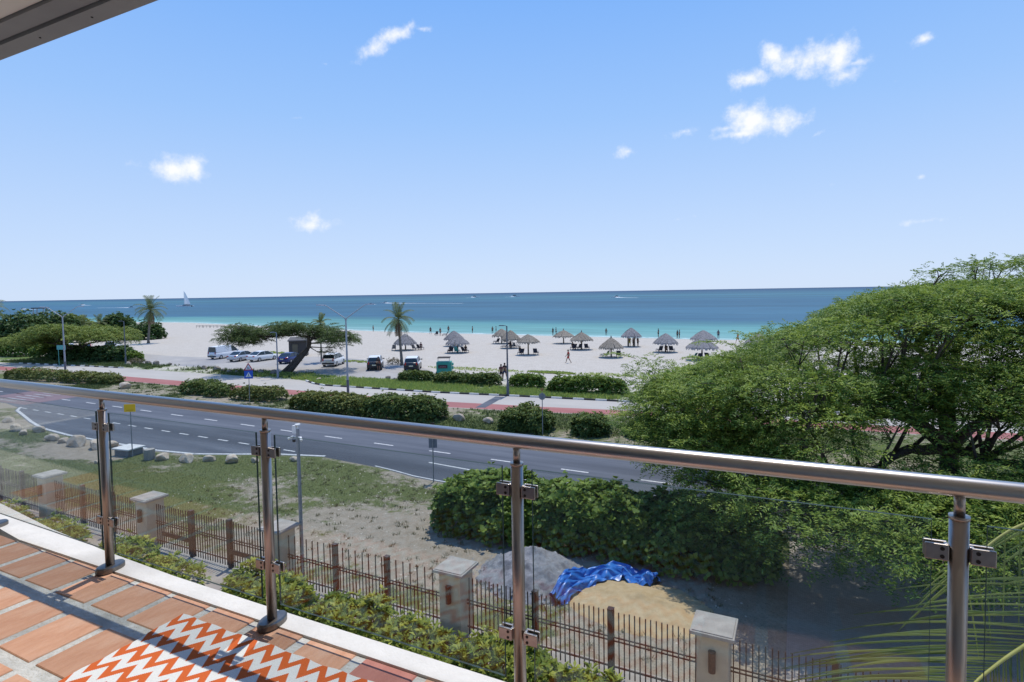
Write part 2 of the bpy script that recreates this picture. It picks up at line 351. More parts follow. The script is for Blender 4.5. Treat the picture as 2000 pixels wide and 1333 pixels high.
# far patches of lighter and darker water
pn = _noise(.006, (.25, 1, 1), 7); mrr = _n.new('ShaderNodeMapRange'); mrr.inputs['From Min'].default_value = .38; mrr.inputs['From Max'].default_value = .62; mrr.inputs['To Min'].default_value = .82; mrr.inputs['To Max'].default_value = 1.16; _l.new(pn, mrr.inputs['Value'])
rp = _noise(.22, (.14, 1, 1), 5); mr2 = _n.new('ShaderNodeMapRange'); mr2.inputs['From Min'].default_value = .35; mr2.inputs['From Max'].default_value = .65; mr2.inputs['To Min'].default_value = .86; mr2.inputs['To Max'].default_value = 1.12; _l.new(rp, mr2.inputs['Value'])
hs = _n.new('ShaderNodeHueSaturation'); _l.new(_m('MULTIPLY', mrr.outputs[0], mr2.outputs[0]), hs.inputs['Value']); _l.new(cr.outputs[0], hs.inputs['Color'])
fo = _noise(.9, (.25, 1, 1), 4); fm = _m('MULTIPLY', _m('LESS_THAN', _m('ABSOLUTE', _m('SUBTRACT', _a.outputs['Fac'], _m('MULTIPLY', fo, 3.2))), .38), .8)
mx = _n.new('ShaderNodeMix'); mx.data_type = 'RGBA'; _l.new(fm, mx.inputs[0]); _l.new(hs.outputs[0], mx.inputs[6]); mx.inputs[7].default_value = (.72, .75, .74, 1)
_n.remove(_b); df = _n.new('ShaderNodeBsdfDiffuse'); gl = _n.new('ShaderNodeBsdfGlossy'); gl.inputs['Roughness'].default_value = .3; msh = _n.new('ShaderNodeMixShader'); msh.inputs[0].default_value = .13
_l.new(mx.outputs[2], df.inputs['Color']); _l.new(df.outputs[0], msh.inputs[1]); _l.new(gl.outputs[0], msh.inputs[2]); _l.new(msh.outputs[0], _n['Material Output'].inputs['Surface'])
bp = _n.new('ShaderNodeBump'); bp.inputs['Strength'].default_value = .55; bp.inputs['Distance'].default_value = .35; _l.new(_noise(.5, (.35, 1, 1), 5), bp.inputs['Height']); _l.new(bp.outputs[0], df.inputs['Normal']); _l.new(bp.outputs[0], gl.inputs['Normal'])
sea = tag(np_mesh('sea_water', V, Fc, SEAM, attrs={'dist': np.repeat(dist[None, :], len(xs2), 0).ravel()}), kind='structure')
# ------------------------------------------------------------------ ground sheets
NEAR = [(-160, 27.0), (-66, 27.0), (-62.3, 26.3), (-60.8, 25.4), (-58.4, 24.7), (-54, 23.4), (-50.4, 22.5), (-46, 22.06), (-41, 22.0), (-36, 22.0), (-32.9, 22.4), (-30.6, 23.3), (-28, 24.4), (-25, 25.2), (-20.3, 24.8), (-17.7, 24.2), (-12, 23.9), (-7, 24.5), (70, 25)]
PFAR = [(-200, 44.6), (-110, 44.9), (-84, 47.2), (-52, 47.7), (-49.3, 47.4), (-47, 46.2), (-45, 45.6), (-31, 46.2), (-21, 47.4), (-11, 48.4), (70, 55)]
RFAR = [(-200, 42), (-30, 42.4), (-18.7, 43.7), (-11, 44.9), (70, 51.6)]
RNEAR = [(-200, 39.5), (-61, 39.8), (-27, 40.4), (-17.5, 41.7), (-13.5, 42.5), (70, 49.4)]
near, pfar, rfar, rnear = [(lambda q: (lambda x: pl(x, q)))(q) for q in (NEAR, PFAR, RFAR, RNEAR)]
const = lambda v: (lambda x: np.full_like(np.asarray(x, float), v))
def verge_g(x, y):
    g = .27+1.4*(fbm(x, y, .22, 11)-.45)+.9*(fbm(x*.5, y*1.6, .7, 15)-.5)
    g = g+.5*np.exp(-((y-near(x)+1.5)/1.6)**2)*(x > -36)
    g = g+.65*np.exp(-((x+27)/7)**2-((y-17.2)/3)**2)+.55*np.exp(-((x+19.5)/4)**2-((y-20)/2.6)**2)+.7*np.exp(-((x+38)/9)**2-((y-17)/2.2)**2)+.6*np.exp(-((x+51)/5)**2-((y-20.5)/1.4)**2)
    g = g-.75*np.exp(-((x+12.5)/4.5)**2-((y-18.8)/3.3)**2)-.35*np.exp(-((x+40)/6)**2-((y-20.3)/1.5)**2)-.4*np.exp(-((x+19)/2.2)**2-((y-18.2)/1)**2)
    return g-(x > -6)*.4
def median_g(x, y): return .52+1.1*(fbm(x, y, .2, 21)-.48)+.15*(x > -24)
def strip_g(x, y): return .72+1.0*(fbm(x, y, .18, 31)-.45)-.5*np.clip((y-51)/3, 0, 1)-(x < -45)*.15
sheet_x = np.concatenate([np.linspace(-200, -70, 60), np.linspace(-69.5, 0, 240), np.linspace(.5, 70, 60)])
road = strip('road', sheet_x, near, const(33.1), 2, .008, ASPH); road['label'] = 'grey asphalt main road with white lane markings'
verge = strip('verge', np.linspace(-130, 60, 500), const(13.9), lambda x: near(x)-.0, 26, .004, VERGE, verge_g)
median = strip('median', np.linspace(-160, 60, 400), const(33.1), lambda x: rnear(x), 14, .006, MEDIAN, median_g)
path = strip('path', sheet_x, rnear, pfar, 3, .008, PATHM); path['label'] = 'pale concrete path behind the median'
lane = strip('cycle_lane', sheet_x, lambda x: rnear(x)+.12, rfar, 1, .012, REDM); lane['label'] = 'faded red cycle lane along the path'
gstrip = strip('grass_strip', np.linspace(-140, 60, 360), lambda x: pfar(x)+.15, lambda x: np.where(x < -40, 52.5, 56.0+0*x), 10, .005, STRIPM, strip_g)
PKF = [(-112, 58), (-104, 61.5), (-92, 60), (-80, 61), (-74, 65), (-65, 67.5), (-55, 66), (-48, 64.5), (-44, 62), (-39, 58)]
PKN = [(-112, 54), (-95, 52.9), (-83, 51.6), (-60, 52.0), (-45, 51), (-39, 53)]
park = strip('car_park', np.linspace(-112, -39, 80), lambda x: pl(x, PKN), lambda x: pl(x, PKF), 4, .009, PARKM); park['label'] = 'weathered grey car park beside the beach'
court = strip('courtyard', np.linspace(-45, 30, 8), const(1.5), const(13.9), 2, .003, PAVEM)
drive = strip('driveway', np.linspace(-.2, 14, 30), lambda x: 14+0*x, lambda x: 24.4+0*x, 4, .0075, DRIVEM)
# dark patched trench across the path
tr = MB(); a = [G(968, 775), G(985, 776), G(948, 797), G(928, 797)]
tr.add([(p.x, p.y, .0165) for p in a], [(0, 1, 2, 3)]); tag(tr.build('asphalt_patch', ASPH, path))
tr = MB(); dm = MB()
# lane markings (each dash its own piece, children of the road)
def dash(x0, x1, yf, w=.14, name='lane_dash'):
    m = MB(); nseg = max(1, int((x1-x0)/1.5)); q = np.linspace(x0, x1, nseg+1)
    for a, b in zip(q[:-1], q[1:]): m.quad((a, yf(a)-w/2, .0125), (b, yf(b)-w/2, .0125), (b, yf(b)+w/2, .0125), (a, yf(a)+w/2, .0125))
    return m.build(name, PAINT, road)
cl = lambda x: pl(x, [(-160, 31.5), (-60, 30.15), (-43, 29.6), (-30, 29.1), (-12, 28.55), (40, 27.5)])
for k in range(26):
    x0 = -80.6+k*4.33; dash(x0, x0+1.55, cl)
l2 = lambda x: pl(x, [(-62, 26.35), (-44, 25.8), (-27, 25.4)])
for k in range(17):
    x0 = -61.8+k*2.08; dash(x0, x0+1.0, l2)
dash(-18.6, -12.6, lambda x: pl(x, [(-18.6, 26.75), (-12.6, 26.15)]), .13, 'lane_line'); dash(-12.6, -8.9, lambda x: pl(x, [(-12.6, 26.15), (-8.9, 26.75)]), .13, 'lane_line'); dash(-8.9, -2, lambda x: pl(x, [(-8.9, 26.75), (-2, 25.2)]), .13, 'lane_line')
edge = [(x, y) for x, y in NEAR if -62.4 <= x <= -25]
ml = MB()
for (xa, ya), (xb, yb) in zip(edge[:-1], edge[1:]):
    d = Vector((xb-xa, yb-ya, 0)).normalized(); nn_ = Vector((-d.y, d.x, 0))*.22
    A, B = Vector((xa, ya, .0125))+nn_*.4, Vector((xb, yb, .0125))+nn_*.4; ml.quad(A, B, B+nn_, A+nn_)
ml.build('edge_line', PAINT, road)
dash(-21, -15, lambda x: near(x)+.15, .1, 'edge_line')
# red zebra crossing at the far left
zb = MB(); zb.quad((-72, 27.2, .0125), (-63.2, 27.2, .0125), (-63.2, 33, .0125), (-72, 33, .0125)); zb.build('crossing_surface', mat('faded_red_asphalt', (.17, .12, .13), (.21, .15, .155), scale=1, rough=.9), road)
for k in range(7):
    m = MB(); y = 27.7+k*.75; m.quad((-69.6, y, .0165), (-66.2, y, .0165), (-66.2, y+.26, .0165), (-69.6, y+.26, .0165)); m.build('crossing_stripe', mat('worn_paint', (.20, .19, .19), (.34, .33, .33), scale=3, rough=.9), road)
# black and white kerb blocks on the far side of the path
KW = mat('kerb_white', (.70, .68, .64), (.52, .50, .47), scale=4, rough=.85, rnd=.08); KB = mat('kerb_black', (.03, .03, .032), (.07, .065, .06), scale=4, rough=.85)
kb = [MB().box((0, 0, .07), (.985, .16, .15)).mesh('kerb_block') for _ in range(2)]
kb[0].materials.append(KW); kb[1].materials.append(KB)
def kerb(x0, x1, lab):
    root = bpy.data.objects.new('kerb', None); COL.objects.link(root); tag(root, lab, kind='structure'); x = x0; k = 0
    while x < x1:
        dx = .05; sl = float(pfar(x+dx)-pfar(x))/dx; c = 1/math.hypot(1, sl)
        o = link('kerb_block', kb[k % 2], root); o.location = (x+.5*c, float(pfar(x+.5*c))+.04, 0); o.rotation_euler = (0, 0, math.atan(sl)); x += c; k += 1
kerb(-49.2, 6, 'black and white painted kerb along the far side of the path'); kerb(-106, -84, 'black and white kerb at the far left of the path')
# ------------------------------------------------------------------ grass tufts (stuff)
def tufts(name, label, n, xr, yr, gf, h, m, z=.005, thr=.5, near_bias=True):
    X = rng.uniform(*xr, n); Y = yr(X, rng.random(n)); g = gf(X, Y)+.45*(fbm(X, Y, 1.6, 77)-.5)*2
    k = g > thr; X, Y = X[k], Y[k]; N = len(X)
    hh = h*rng.uniform(.5, 1.3, N); a = rng.random(N)*6.283; w = hh*.16
    B = np.stack([X, Y, np.full(N, z)], -1); dx = np.stack([np.cos(a), np.sin(a), 0*a], -1); tip = B+np.stack([rng.normal(0, .35, N)*hh, rng.normal(0, .35, N)*hh, hh], -1)
    V = np.stack([B-dx*w[:, None], B+dx*w[:, None], tip], 1).reshape(-1, 3)
    o = np_mesh(name, V, np.arange(len(V)).reshape(-1, 3), m, rng.random(N)); return tag(o, label, 'grass', kind='stuff')
GR1 = leafm('short_grass', (.085, .12, .03), (.19, .185, .075)); GR2 = leafm('lush_grass', (.26, .37, .07), (.44, .48, .15), transl=.45)
tufts('grass', 'short patchy grass on the verge before the road', 150000, (-62, -2), lambda x, r: 14.2+(near(x)-14.5)*r, verge_g, .05, GR1, thr=.5)
cn = 520; CXc = rng.uniform(-26, -2, cn); CYc = 14.3+(near(CXc)-14.8)*rng.random(cn); bx_ = np.repeat(CXc, 16)+rng.normal(0, .07, cn*16); by_ = np.repeat(CYc, 16)+rng.normal(0, .06, cn*16); ht = rng.uniform(.04, .13, cn*16)
Bq = np.stack([bx_, by_, np.full(cn*16, .005)], -1); ddx = unit(rng.normal(0, 1, (cn*16, 3))*[1, 1, 0])*(ht*.14)[:, None]; Tq = Bq+np.stack([rng.normal(0, .5, cn*16)*ht, rng.normal(0, .5, cn*16)*ht, ht], -1)
tag(np_mesh('weeds', np.stack([Bq-ddx, Bq+ddx, Tq], 1).reshape(-1, 3), np.arange(cn*48).reshape(-1, 3), leafm('dry_weed', (.09, .10, .035), (.22, .19, .10)), rng.random(cn*16)), 'sparse dry weed tufts on the bare soil of the verge', 'weeds', kind='stuff')
pn_ = 900; PXp = rng.uniform(-28, -1, pn_); PYp = 14.2+(near(PXp)-14.8)*rng.random(pn_); pr_ = rng.uniform(.012, .045, pn_); oc = np.array([[1, 0, 0], [0, 1, 0], [-1, 0, 0], [0, -1, 0], [0, 0, .8]]); Vp = np.stack([PXp, PYp, np.full(pn_, .004)], -1)[:, None, :]+oc[None]*pr_[:, None, None]*rng.uniform(.7, 1.3, (pn_, 5, 1)); fp = np.array([[0, 1, 4], [1, 2, 4], [2, 3, 4], [3, 0, 4]])[None]+np.arange(pn_)[:, None, None]*5
tag(np_mesh('pebbles', Vp.reshape(-1, 3), fp.reshape(-1, 3), mat('pebble', (.42, .37, .30), (.55, .50, .43), scale=2, rough=.95)), 'scattered pale pebbles on the bare soil of the verge', 'pebbles', kind='stuff')
tufts('grass', 'rough grass on the median between road and path', 70000, (-75, 4), lambda x, r: 33.3+(rnear(x)-33.5)*r, median_g, .16, leafm('median_grass', (.075, .115, .03), (.15, .165, .06)), thr=.58)
tufts('grass', 'bright green grass strip along the painted kerb', 42000, (-60, 4), lambda x, r: pfar(x)+.4+(50.8-pfar(x))*r, strip_g, .28, GR2, thr=.55)
tufts('grass', 'weedy grass strip before the car park on the left', 26000, (-112, -52), lambda x, r: pfar(x)+.4+(52.2-pfar(x))*r, strip_g, .3, leafm('weedy_grass', (.08, .125, .03), (.17, .19, .07)), thr=.6)
for lab, x, y, rx, ry, n in (('low green creeper patch on the sand behind the hedges', 1083, 729, 3.4, .7, 2500), ('green creeper patch at the edge of the car park', 690, 707, 4.6, .8, 2500), ('green creeper patch on the sand by the hut', 527, 690, 3.2, 1.6, 2000), ('sparse dry creeper on the sand right of the hedges', 1185, 733, 4.5, 1.2, 500), ('sparse creeper on the sand left of the couple', 925, 722, 7, 1.2, 700)):
    p = G(x, y); a = rng.random(n)*6.283; r = np.sqrt(rng.random(n)); X = p.x+rx*r*np.cos(a); Y = p.y+ry*r*np.sin(a)
    k = fbm(X, Y, 1.1, 5) > .42; X, Y = X[k], Y[k]; N = len(X); D = np.stack([rng.normal(size=N), rng.normal(size=N), .6+0*X], -1)
    leaves('creeper', np.stack([X, Y, np.full(N, .012)], -1), D, rng.normal(size=(N, 3))+[0, 0, 2], .22, .12, GR2, None)
    tag(bpy.data.objects[-1] if False else COL.objects[-1], lab, 'creeper', kind='stuff')

# ------------------------------------------------------------------ balcony
ZF = 7.9
TERRA = mat('terracotta', (.50, .25, .145), (.58, .325, .205), scale=7, rough=.66, bump=.4, bscale=30, rnd=.17, stretch=(2.5, .7, 1), c3=(.57, .36, .25), spec=.3)
TERRAR = mat('terracotta_dark', (.36, .135, .10), (.43, .18, .135), scale=5, rough=.62, bump=.25, rnd=.1, stretch=(3, .6, 1), spec=.3)
MORTAR = mat('mortar', (.44, .435, .40), (.60, .59, .55), scale=11, rough=.9, bump=.7, bscale=50, c3=(.33, .33, .31))
CURB = mat('white_curb_paint', (.70, .665, .61), (.63, .60, .55), scale=6, rough=.8, bump=.35, bscale=18, c3=(.54, .51, .465))
SOFF = mat('soffit_paint', (.78, .70, .60), (.82, .74, .65), scale=1.2, rough=.85)
BEAM = mat('grey_beam', (.27, .26, .255), (.31, .30, .29), scale=2, rough=.85, bump=.2)
fl = MB(); fl.box((-2.5, .36, ZF-.156), (13, 3.13, .30)); floor = tag(fl.build('balcony_floor', MORTAR), 'terracotta tiled balcony floor with pale mortar joints', kind='structure')
JX, PX_, TW = -3.025, .325, .272
def tile_mesh(w, h, m):
    b = bmesh.new(); bmesh.ops.create_cube(b, size=1)
    bmesh.ops.scale(b, vec=(w, h, .024), verts=b.verts); bmesh.ops.bevel(b, geom=[e for e in b.edges if abs(e.verts[0].co.z-e.verts[1].co.z) < .001 and e.verts[0].co.z > 0], offset=.004, segments=1, affect='EDGES')
    me = bpy.data.meshes.new('tile'); b.to_mesh(me); b.free(); me.materials.append(m); return me
tA, tB, tR = tile_mesh(TW, .262, TERRA), tile_mesh(TW, .306, TERRA), tile_mesh(TW, .262, TERRAR)
for k in range(-9, 13):
    cx = JX+PX_*(k+.5)
    for r in range(4):
        me = (tR if k in (4,) else tA) if r == 0 else tB
        cy = 1.794 if r == 0 else 1.424-(r-1)*.366
        o = link('tile', me, floor); o.location = (cx+random.uniform(-.004, .004), cy+random.uniform(-.004, .004), ZF-.0125+random.uniform(-.001, .001)); o.rotation_euler = (0, 0, random.uniform(-.008, .008)+(math.pi if random.random() < .5 else 0))
# kerb at the balcony edge, curving out at the left end
cb = MB(); co = [(-9, 2.75), (-7.5, 2.48), (-6.5, 2.33), (-5.64, 2.23), (-4.66, 2.12), (-3.93, 2.07), (-3.2, 2.042), (-2.5, 2.036), (4, 2.036)]; ci = [(x, max(1.93, y-.19)) for x, y in co]
for (a, b), (c, d) in zip(zip(co[:-1], co[1:]), zip(ci[:-1], ci[1:])):
    cb.prism([(c[0], c[1]), (d[0], d[1]), (b[0], b[1]), (a[0], a[1])], ZF-.36, ZF+.006)
curb = tag(cb.build('balcony_curb', CURB), 'white painted kerb along the balcony edge', kind='structure')
# slab of the balcony above
ZS = 11.1
ab = MB(); ab.box((-2.5, .29, ZS+.19), (13, 3.0, .3)); ceil_ = tag(ab.build('ceiling', SOFF), 'cream soffit of the balcony above', kind='structure')
b1 = MB(); b1.box((-2.5, 1.975, ZS+.18), (13, .115, .36)); b1.build('edge_beam', BEAM, ceil_)
b2 = MB(); b2.box((-2.5, 1.853, ZS+.17), (13, .115, .30)); b2.build('inner_beam', BEAM, ceil_)
for k in range(12):
    s_ = MB(); s_.cyl((-6.9+k*.55, 1.975, ZS-.004), (-6.9+k*.55, 1.975, ZS+.01), .006, n=8); s_.build('screw', DARKM, ceil_)
# building behind the camera
bw = thing('building', 'cream apartment building wall behind the balcony', 'building', (0, 0, 0))
w = MB(); w.box((-2.5, -2.4, 6.5), (26, 2.4, 13)); w.build('wall', mat('cream_render', (.58, .52, .44), (.62, .56, .48), scale=2, rough=.9), bw)
w = MB(); w.box((-2.2, -1.17, ZF+1.15), (3.4, .06, 2.3)); dr = w.build('sliding_door', mat('door_frame_white', (.7, .69, .67), rough=.5), bw)
for q in (-3.0, -1.4): w = MB(); w.box((q, -1.13, ZF+1.15), (1.45, .03, 2.1)); w.build('pane', GLASSCAR, dr)
w = MB(); w.box((-2.5, .1, 3.75), (12.6, 2.4, 7.4)); w.build('lower_facade', mat('facade_white', (.62, .6, .56), rough=.9), bw)
# ------------------------------------------------------------------ glass railing
GLS = bpy.data.materials.new('railing_glass'); GLS.use_nodes = True; n_, l_ = GLS.node_tree.nodes, GLS.node_tree.links; n_.remove(n_['Principled BSDF'])
tb = n_.new('ShaderNodeBsdfTransparent'); tb.inputs[0].default_value = (.945, .965, .955, 1); gb = n_.new('ShaderNodeBsdfGlossy'); gb.inputs['Roughness'].default_value = .015; gb.inputs['Color'].default_value = (1, 1, 1, 1)
lw = n_.new('ShaderNodeLayerWeight'); lw.inputs['Blend'].default_value = .5; pw = n_.new('ShaderNodeMath'); pw.operation = 'POWER'; pw.inputs[1].default_value = 5; l_.new(lw.outputs['Facing'], pw.inputs[0])
ma = n_.new('ShaderNodeMath'); ma.operation = 'MULTIPLY_ADD'; ma.inputs[1].default_value = .95; ma.inputs[2].default_value = .031; l_.new(pw.outputs[0], ma.inputs[0])
ms = n_.new('ShaderNodeMixShader'); l_.new(ma.outputs[0], ms.inputs[0]); l_.new(tb.outputs[0], ms.inputs[1]); l_.new(gb.outputs[0], ms.inputs[2]); l_.new(ms.outputs[0], n_['Material Output'].inputs['Surface'])
GEDGE = mat('glass_edge', (.035, .06, .055), rough=.55, spec=.15)
BPM = mat('base_plate_steel', (.22, .205, .195), (.17, .16, .15), scale=30, rough=.38, metal=1)
rail = thing('glass_railing', 'stainless steel and glass balcony railing with tubular handrail', 'railing', (0, 0, ZF))
RY = lambda x: pl(x, [(-8, 2.08), (-5, 1.965), (-3.63, 1.935), (-2.285, 1.932), (-.94, 1.922), (.405, 1.95), (4, 2.0)])
q = np.linspace(-7.6, 3.2, 40); h = MB(); h.tube([(x, float(RY(x)), 1.045) for x in q], .0275, 24); hr_ = h.build('handrail', STEELR, rail, smooth=True)
POSTS = [-6.42, -5.08, -3.63, -2.285, -.94, .405, 1.75]
for x in POSTS:
    y = float(RY(x))
    p = MB(); p.cyl((x, y, .018), (x, y, .955), .0235, n=24); p.cyl((x, y, .955), (x, y, .965), .025, n=24); po = p.build('post', STEEL, rail)
    for f_ in po.data.polygons: f_.use_smooth = len(f_.vertices) == 4
    p = MB(); p.cyl((x, y, .963), (x, y, 1.03), .0135, n=16); p.build('spigot', STEEL, po, smooth=True)
    p = MB()
    prof = [(.078, 0.001), (.08, .008), (.08, .030), (.072, .038), (.03, .040)]
    vs = []; 
    for r_, z_ in prof: vs.append([(x+r_*math.cos(t)*.62, y+r_*math.sin(t), z_) for t in np.linspace(0, 2*math.pi, 33)[:-1]])
    p.loft(vs); bpo = p.build('base_plate', BPM, po)
    for sg in (-1, 1):
        for zc in (.30, .86):
            c = MB(); cx_ = x+sg*.052; c.box((cx_, y-.0135, zc), (.056, .011, .046)); c.box((cx_, y+.0135, zc), (.056, .011, .046)); c.box((x+sg*.0285, y, zc), (.012, .018, .044))
            co_ = c.build('glass_clamp', STEELC, po, bevel=.003)
            for dz in (-.011, .011):
                s_ = MB(); s_.cyl((x+sg*.040, y-.0185, zc+dz), (x+sg*.040, y-.0205, zc+dz), .0055, n=12); s_.build('screw', DARKM, po)
for a, b in zip(POSTS[:-1], POSTS[1:]):
    ya, yb = float(RY(a)), float(RY(b)); g = MB(); x0, x1 = a+.062, b-.062; t_ = .005; z0, z1 = .12, .945
    g.add([(x0, ya-t_, z0), (x1, yb-t_, z0), (x1, yb-t_, z1), (x0, ya-t_, z1), (x0, ya+t_, z0), (x1, yb+t_, z0), (x1, yb+t_, z1), (x0, ya+t_, z1)], [(0, 1, 2, 3), (5, 4, 7, 6)], 0)
    o_ = len(g.v)-8; g.f += [(3, 2, 6, 7), (0, 3, 7, 4), (2, 1, 5, 6), (1, 0, 4, 5)]; g.m += [1]*4
    g.build('glass_panel', [GLS, GEDGE], rail)
# ------------------------------------------------------------------ chevron rug
RUG = bpy.data.materials.new('chevron_weave'); RUG.use_nodes = True; n_, l_ = RUG.node_tree.nodes, RUG.node_tree.links; b_ = n_['Principled BSDF']; b_.inputs['Roughness'].default_value = .95; b_.inputs['Specular IOR Level'].default_value = .1
t_ = n_.new('ShaderNodeTexCoord'); sx = n_.new('ShaderNodeSeparateXYZ'); l_.new(t_.outputs['Object'], sx.inputs[0])
def mm(op, a, b=None):
    q = n_.new('ShaderNodeMath'); q.operation = op
    for k, v in ((0, a), (1, b)):
        if v is None: continue
        if isinstance(v, (int, float)): q.inputs[k].default_value = v
        else: l_.new(v, q.inputs[k])
    return q.outputs[0]
def snap(v, st): return mm('MULTIPLY', mm('FLOOR', mm('DIVIDE', v, st)), st)
tri = mm('PINGPONG', mm('ADD', snap(sx.outputs['X'], .004), 20.0), .0535)
ph = mm('FRACT', mm('DIVIDE', mm('ADD', mm('ADD', snap(sx.outputs['Y'], .006), mm('MULTIPLY', tri, 1.5)), 20.02+.061), .122))
stp = mm('LESS_THAN', ph, .47)
nz_ = n_.new('ShaderNodeTexNoise'); nz_.inputs['Scale'].default_value = 180; l_.new(t_.outputs['Object'], nz_.inputs['Vector'])
mxr = n_.new('ShaderNodeMix'); mxr.data_type = 'RGBA'; l_.new(stp, mxr.inputs[0]); mxr.inputs[6].default_value = (.68, .68, .655, 1); mxr.inputs[7].default_value = (.58, .125, .035, 1)
hv = n_.new('ShaderNodeHueSaturation'); l_.new(mxr.outputs[2], hv.inputs['Color']); l_.new(mm('ADD', mm('MULTIPLY', nz_.outputs['Fac'], .35), .83), hv.inputs['Value']); l_.new(hv.outputs[0], b_.inputs['Base Color'])
bp_ = n_.new('ShaderNodeBump'); bp_.inputs['Strength'].default_value = .5; bp_.inputs['Distance'].default_value = .003; l_.new(nz_.outputs['Fac'], bp_.inputs['Height']); l_.new(bp_.outputs[0], b_.inputs['Normal'])
rg = MB(); nx, ny = 60, 36; x0, x1, y0, y1 = -2.755, -.35, .3, 1.795
vv = lambda i, j, dz: (x0+(x1-x0)*i/nx+(.004*math.sin(j*1.7) if i == 0 else 0), y0+(y1-y0)*j/ny+(.004*math.sin(i*1.3) if j == ny else 0), ZF+.003+dz+(.0025*math.sin(i*.45+j*.2)+.0025*math.sin(j*.6-i*.13)+.005 if dz else 0))
for i in range(nx):
    for j in range(ny): rg.quad(vv(i, j, .006), vv(i+1, j, .006), vv(i+1, j+1, .006), vv(i, j+1, .006))
for i in range(nx): rg.quad(vv(i, ny, 0), vv(i, ny, .006), vv(i+1, ny, .006), vv(i+1, ny, 0)); rg.quad(vv(i, 0, .006), vv(i, 0, 0), vv(i+1, 0, 0), vv(i+1, 0, .006))
for j in range(ny): rg.quad(vv(0, j, 0), vv(0, j, .006), vv(0, j+1, .006), vv(0, j+1, 0)); rg.quad(vv(nx, j, .006), vv(nx, j, 0), vv(nx, j+1, 0), vv(nx, j+1, .006))
tag(rg.build('rug', RUG), 'orange and white chevron rug on the terracotta balcony floor', 'rug')

# ------------------------------------------------------------------ perimeter fence
FY = 13.4
PIERS = [-36.2, -29.35, -22.3, -15.35, -8.5, -1.64, 5.2, 12.0]
PLAB = ['far left beige fence pier, mostly out of view', 'beige fence pier at left with clean cap, behind the first railing panel', 'beige fence pier with weathered cap, second from the left', 'beige fence pier beside the grey camera pole', 'beige fence pier left of the gravel heap with a brown wall lamp', 'beige fence pier with dappled shade on its cap, right of the blue tarpaulin', 'fence pier hidden behind the palm fronds at right', 'last fence pier at the far right']
for k, x in enumerate(PIERS[:-1]):
    t = thing('fence_pier', PLAB[k], 'pier', (x, FY, 0), 0, 'fence piers')
    m = MB(); m.box((0, 0, .92), (.68, .68, 1.84)); m.build('shaft', PIERM, t, bevel=.012)
    m = MB(); m.box((0, 0, 1.88), (.94, .94, .08)); m.box((0, 0, 1.93), (.86, .86, .03)); m.build('cap', CONC, t, bevel=.012)
    m = MB(); m.cyl((0, -.41, 1.05), (0, -.41, 1.5), .078, n=16); m.cyl((0, -.41, 1.5), (0, -.41, 1.52), .084, n=16); m.box((0, -.345, 1.3), (.07, .05, .18)); m.build('wall_lamp', BROWNM, t)
pk_long = MB().box((0, 0, .86), (.026, .026, 1.62)).mesh('picket'); pk_long.materials.append(DARKM)
pk_short = MB().box((0, 0, .55), (.026, .026, 1.0)).mesh('picket'); pk_short.materials.append(DARKM)
BLAB = ['dark metal picket fence bay at the far left', 'dark picket fence bay between the two leftmost piers', 'dark picket fence bay with brown gate bars left of the camera pole', 'sparse dark picket fence bay right of the camera pole', 'dark picket fence bay in front of gravel heap and blue tarpaulin', 'dark picket fence bay at right behind the palm fronds', 'last dark picket fence bay at the far right']
for k, (a, b) in enumerate(zip(PIERS[:-2], PIERS[1:-1])):
    t = thing('metal_fence', BLAB[k], 'fence', (0, FY, 0), 0, 'fence bays between the piers'); x0, x1 = a+.35, b-.35
    m = MB()
    for zc in (.93, 1.02): m.box(((x0+x1)/2, .0, zc), (x1-x0, .028, .028))
    m.box(((x0+x1)/2, 0, .28), (x1-x0, .03, .04)); m.build('rail', BROWNM, t)
    for f_ in (.335, .665):
        m = MB(); xx = x0+(x1-x0)*f_; m.box((xx, .0, .86), (.14, .14, 1.72)); m.box((xx, 0, 1.73), (.15, .15, .02)); m.build('post', BROWNM if k != 4 else DARKM, t)
    if k == 2:
        for f_ in (.2, .8): m = MB(); m.box((x0+(x1-x0)*f_+(.0), -.06, .62), (1.7, .03, .16)); m.build('gate_bar', BROWNM, t)
    nn_ = int((x1-x0)/.128)
    for i in range(nn_):
        xx = x0+.06+i*(x1-x0-.12)/(nn_-1)
        if min(abs(xx-(x0+(x1-x0)*f_)) for f_ in (.335, .665)) < .07: continue
        o = link('picket', pk_short if (k == 3 and i % 2) else pk_long, t); o.location = (xx, random.uniform(-.004, .004), random.uniform(-.01, .01)); o.rotation_euler = (random.uniform(-.006, .006), random.uniform(-.006, .006), 0)
# camera pole at the fourth pier
p = G(560, 1088, .9); t = thing('camera_pole', 'grey surveillance camera pole standing at a fence pier', 'pole', (-14.95, 13.95, 0))
zt = zat((-14.95, 13.95, 0), 838)
m = MB(); m.cyl((0, 0, 0), (0, 0, zt), .062, .055, n=14); m.build('mast', GREYM, t, smooth=False)
m = MB(); m.box((-.09, -.02, zt-.02), (.16, .12, .26)); m.cyl((0, 0, zt), (0, 0, zt+.14), .03); m.cyl((0, 0, zt+.12), (0, 0, zt+.16), .09, n=12); m.build('control_box', WHITEP, t)
for sx_, ang in ((-1, -.4), (1, .35)):
    m = MB(); m.box((sx_*.12, -.03, zt-.27), (.14, .03, .03)); m.cyl((sx_*.16, -.04, zt-.27), (sx_*.3, -.14, zt-.33), .04, n=10); m.build('camera', WHITEP, t)
m = MB(); m.cyl((-.13, -.05, zt-.44), (-.13, -.05, zt-.36), .05, .06, n=10); m.build('dome_camera', DARKM, t)

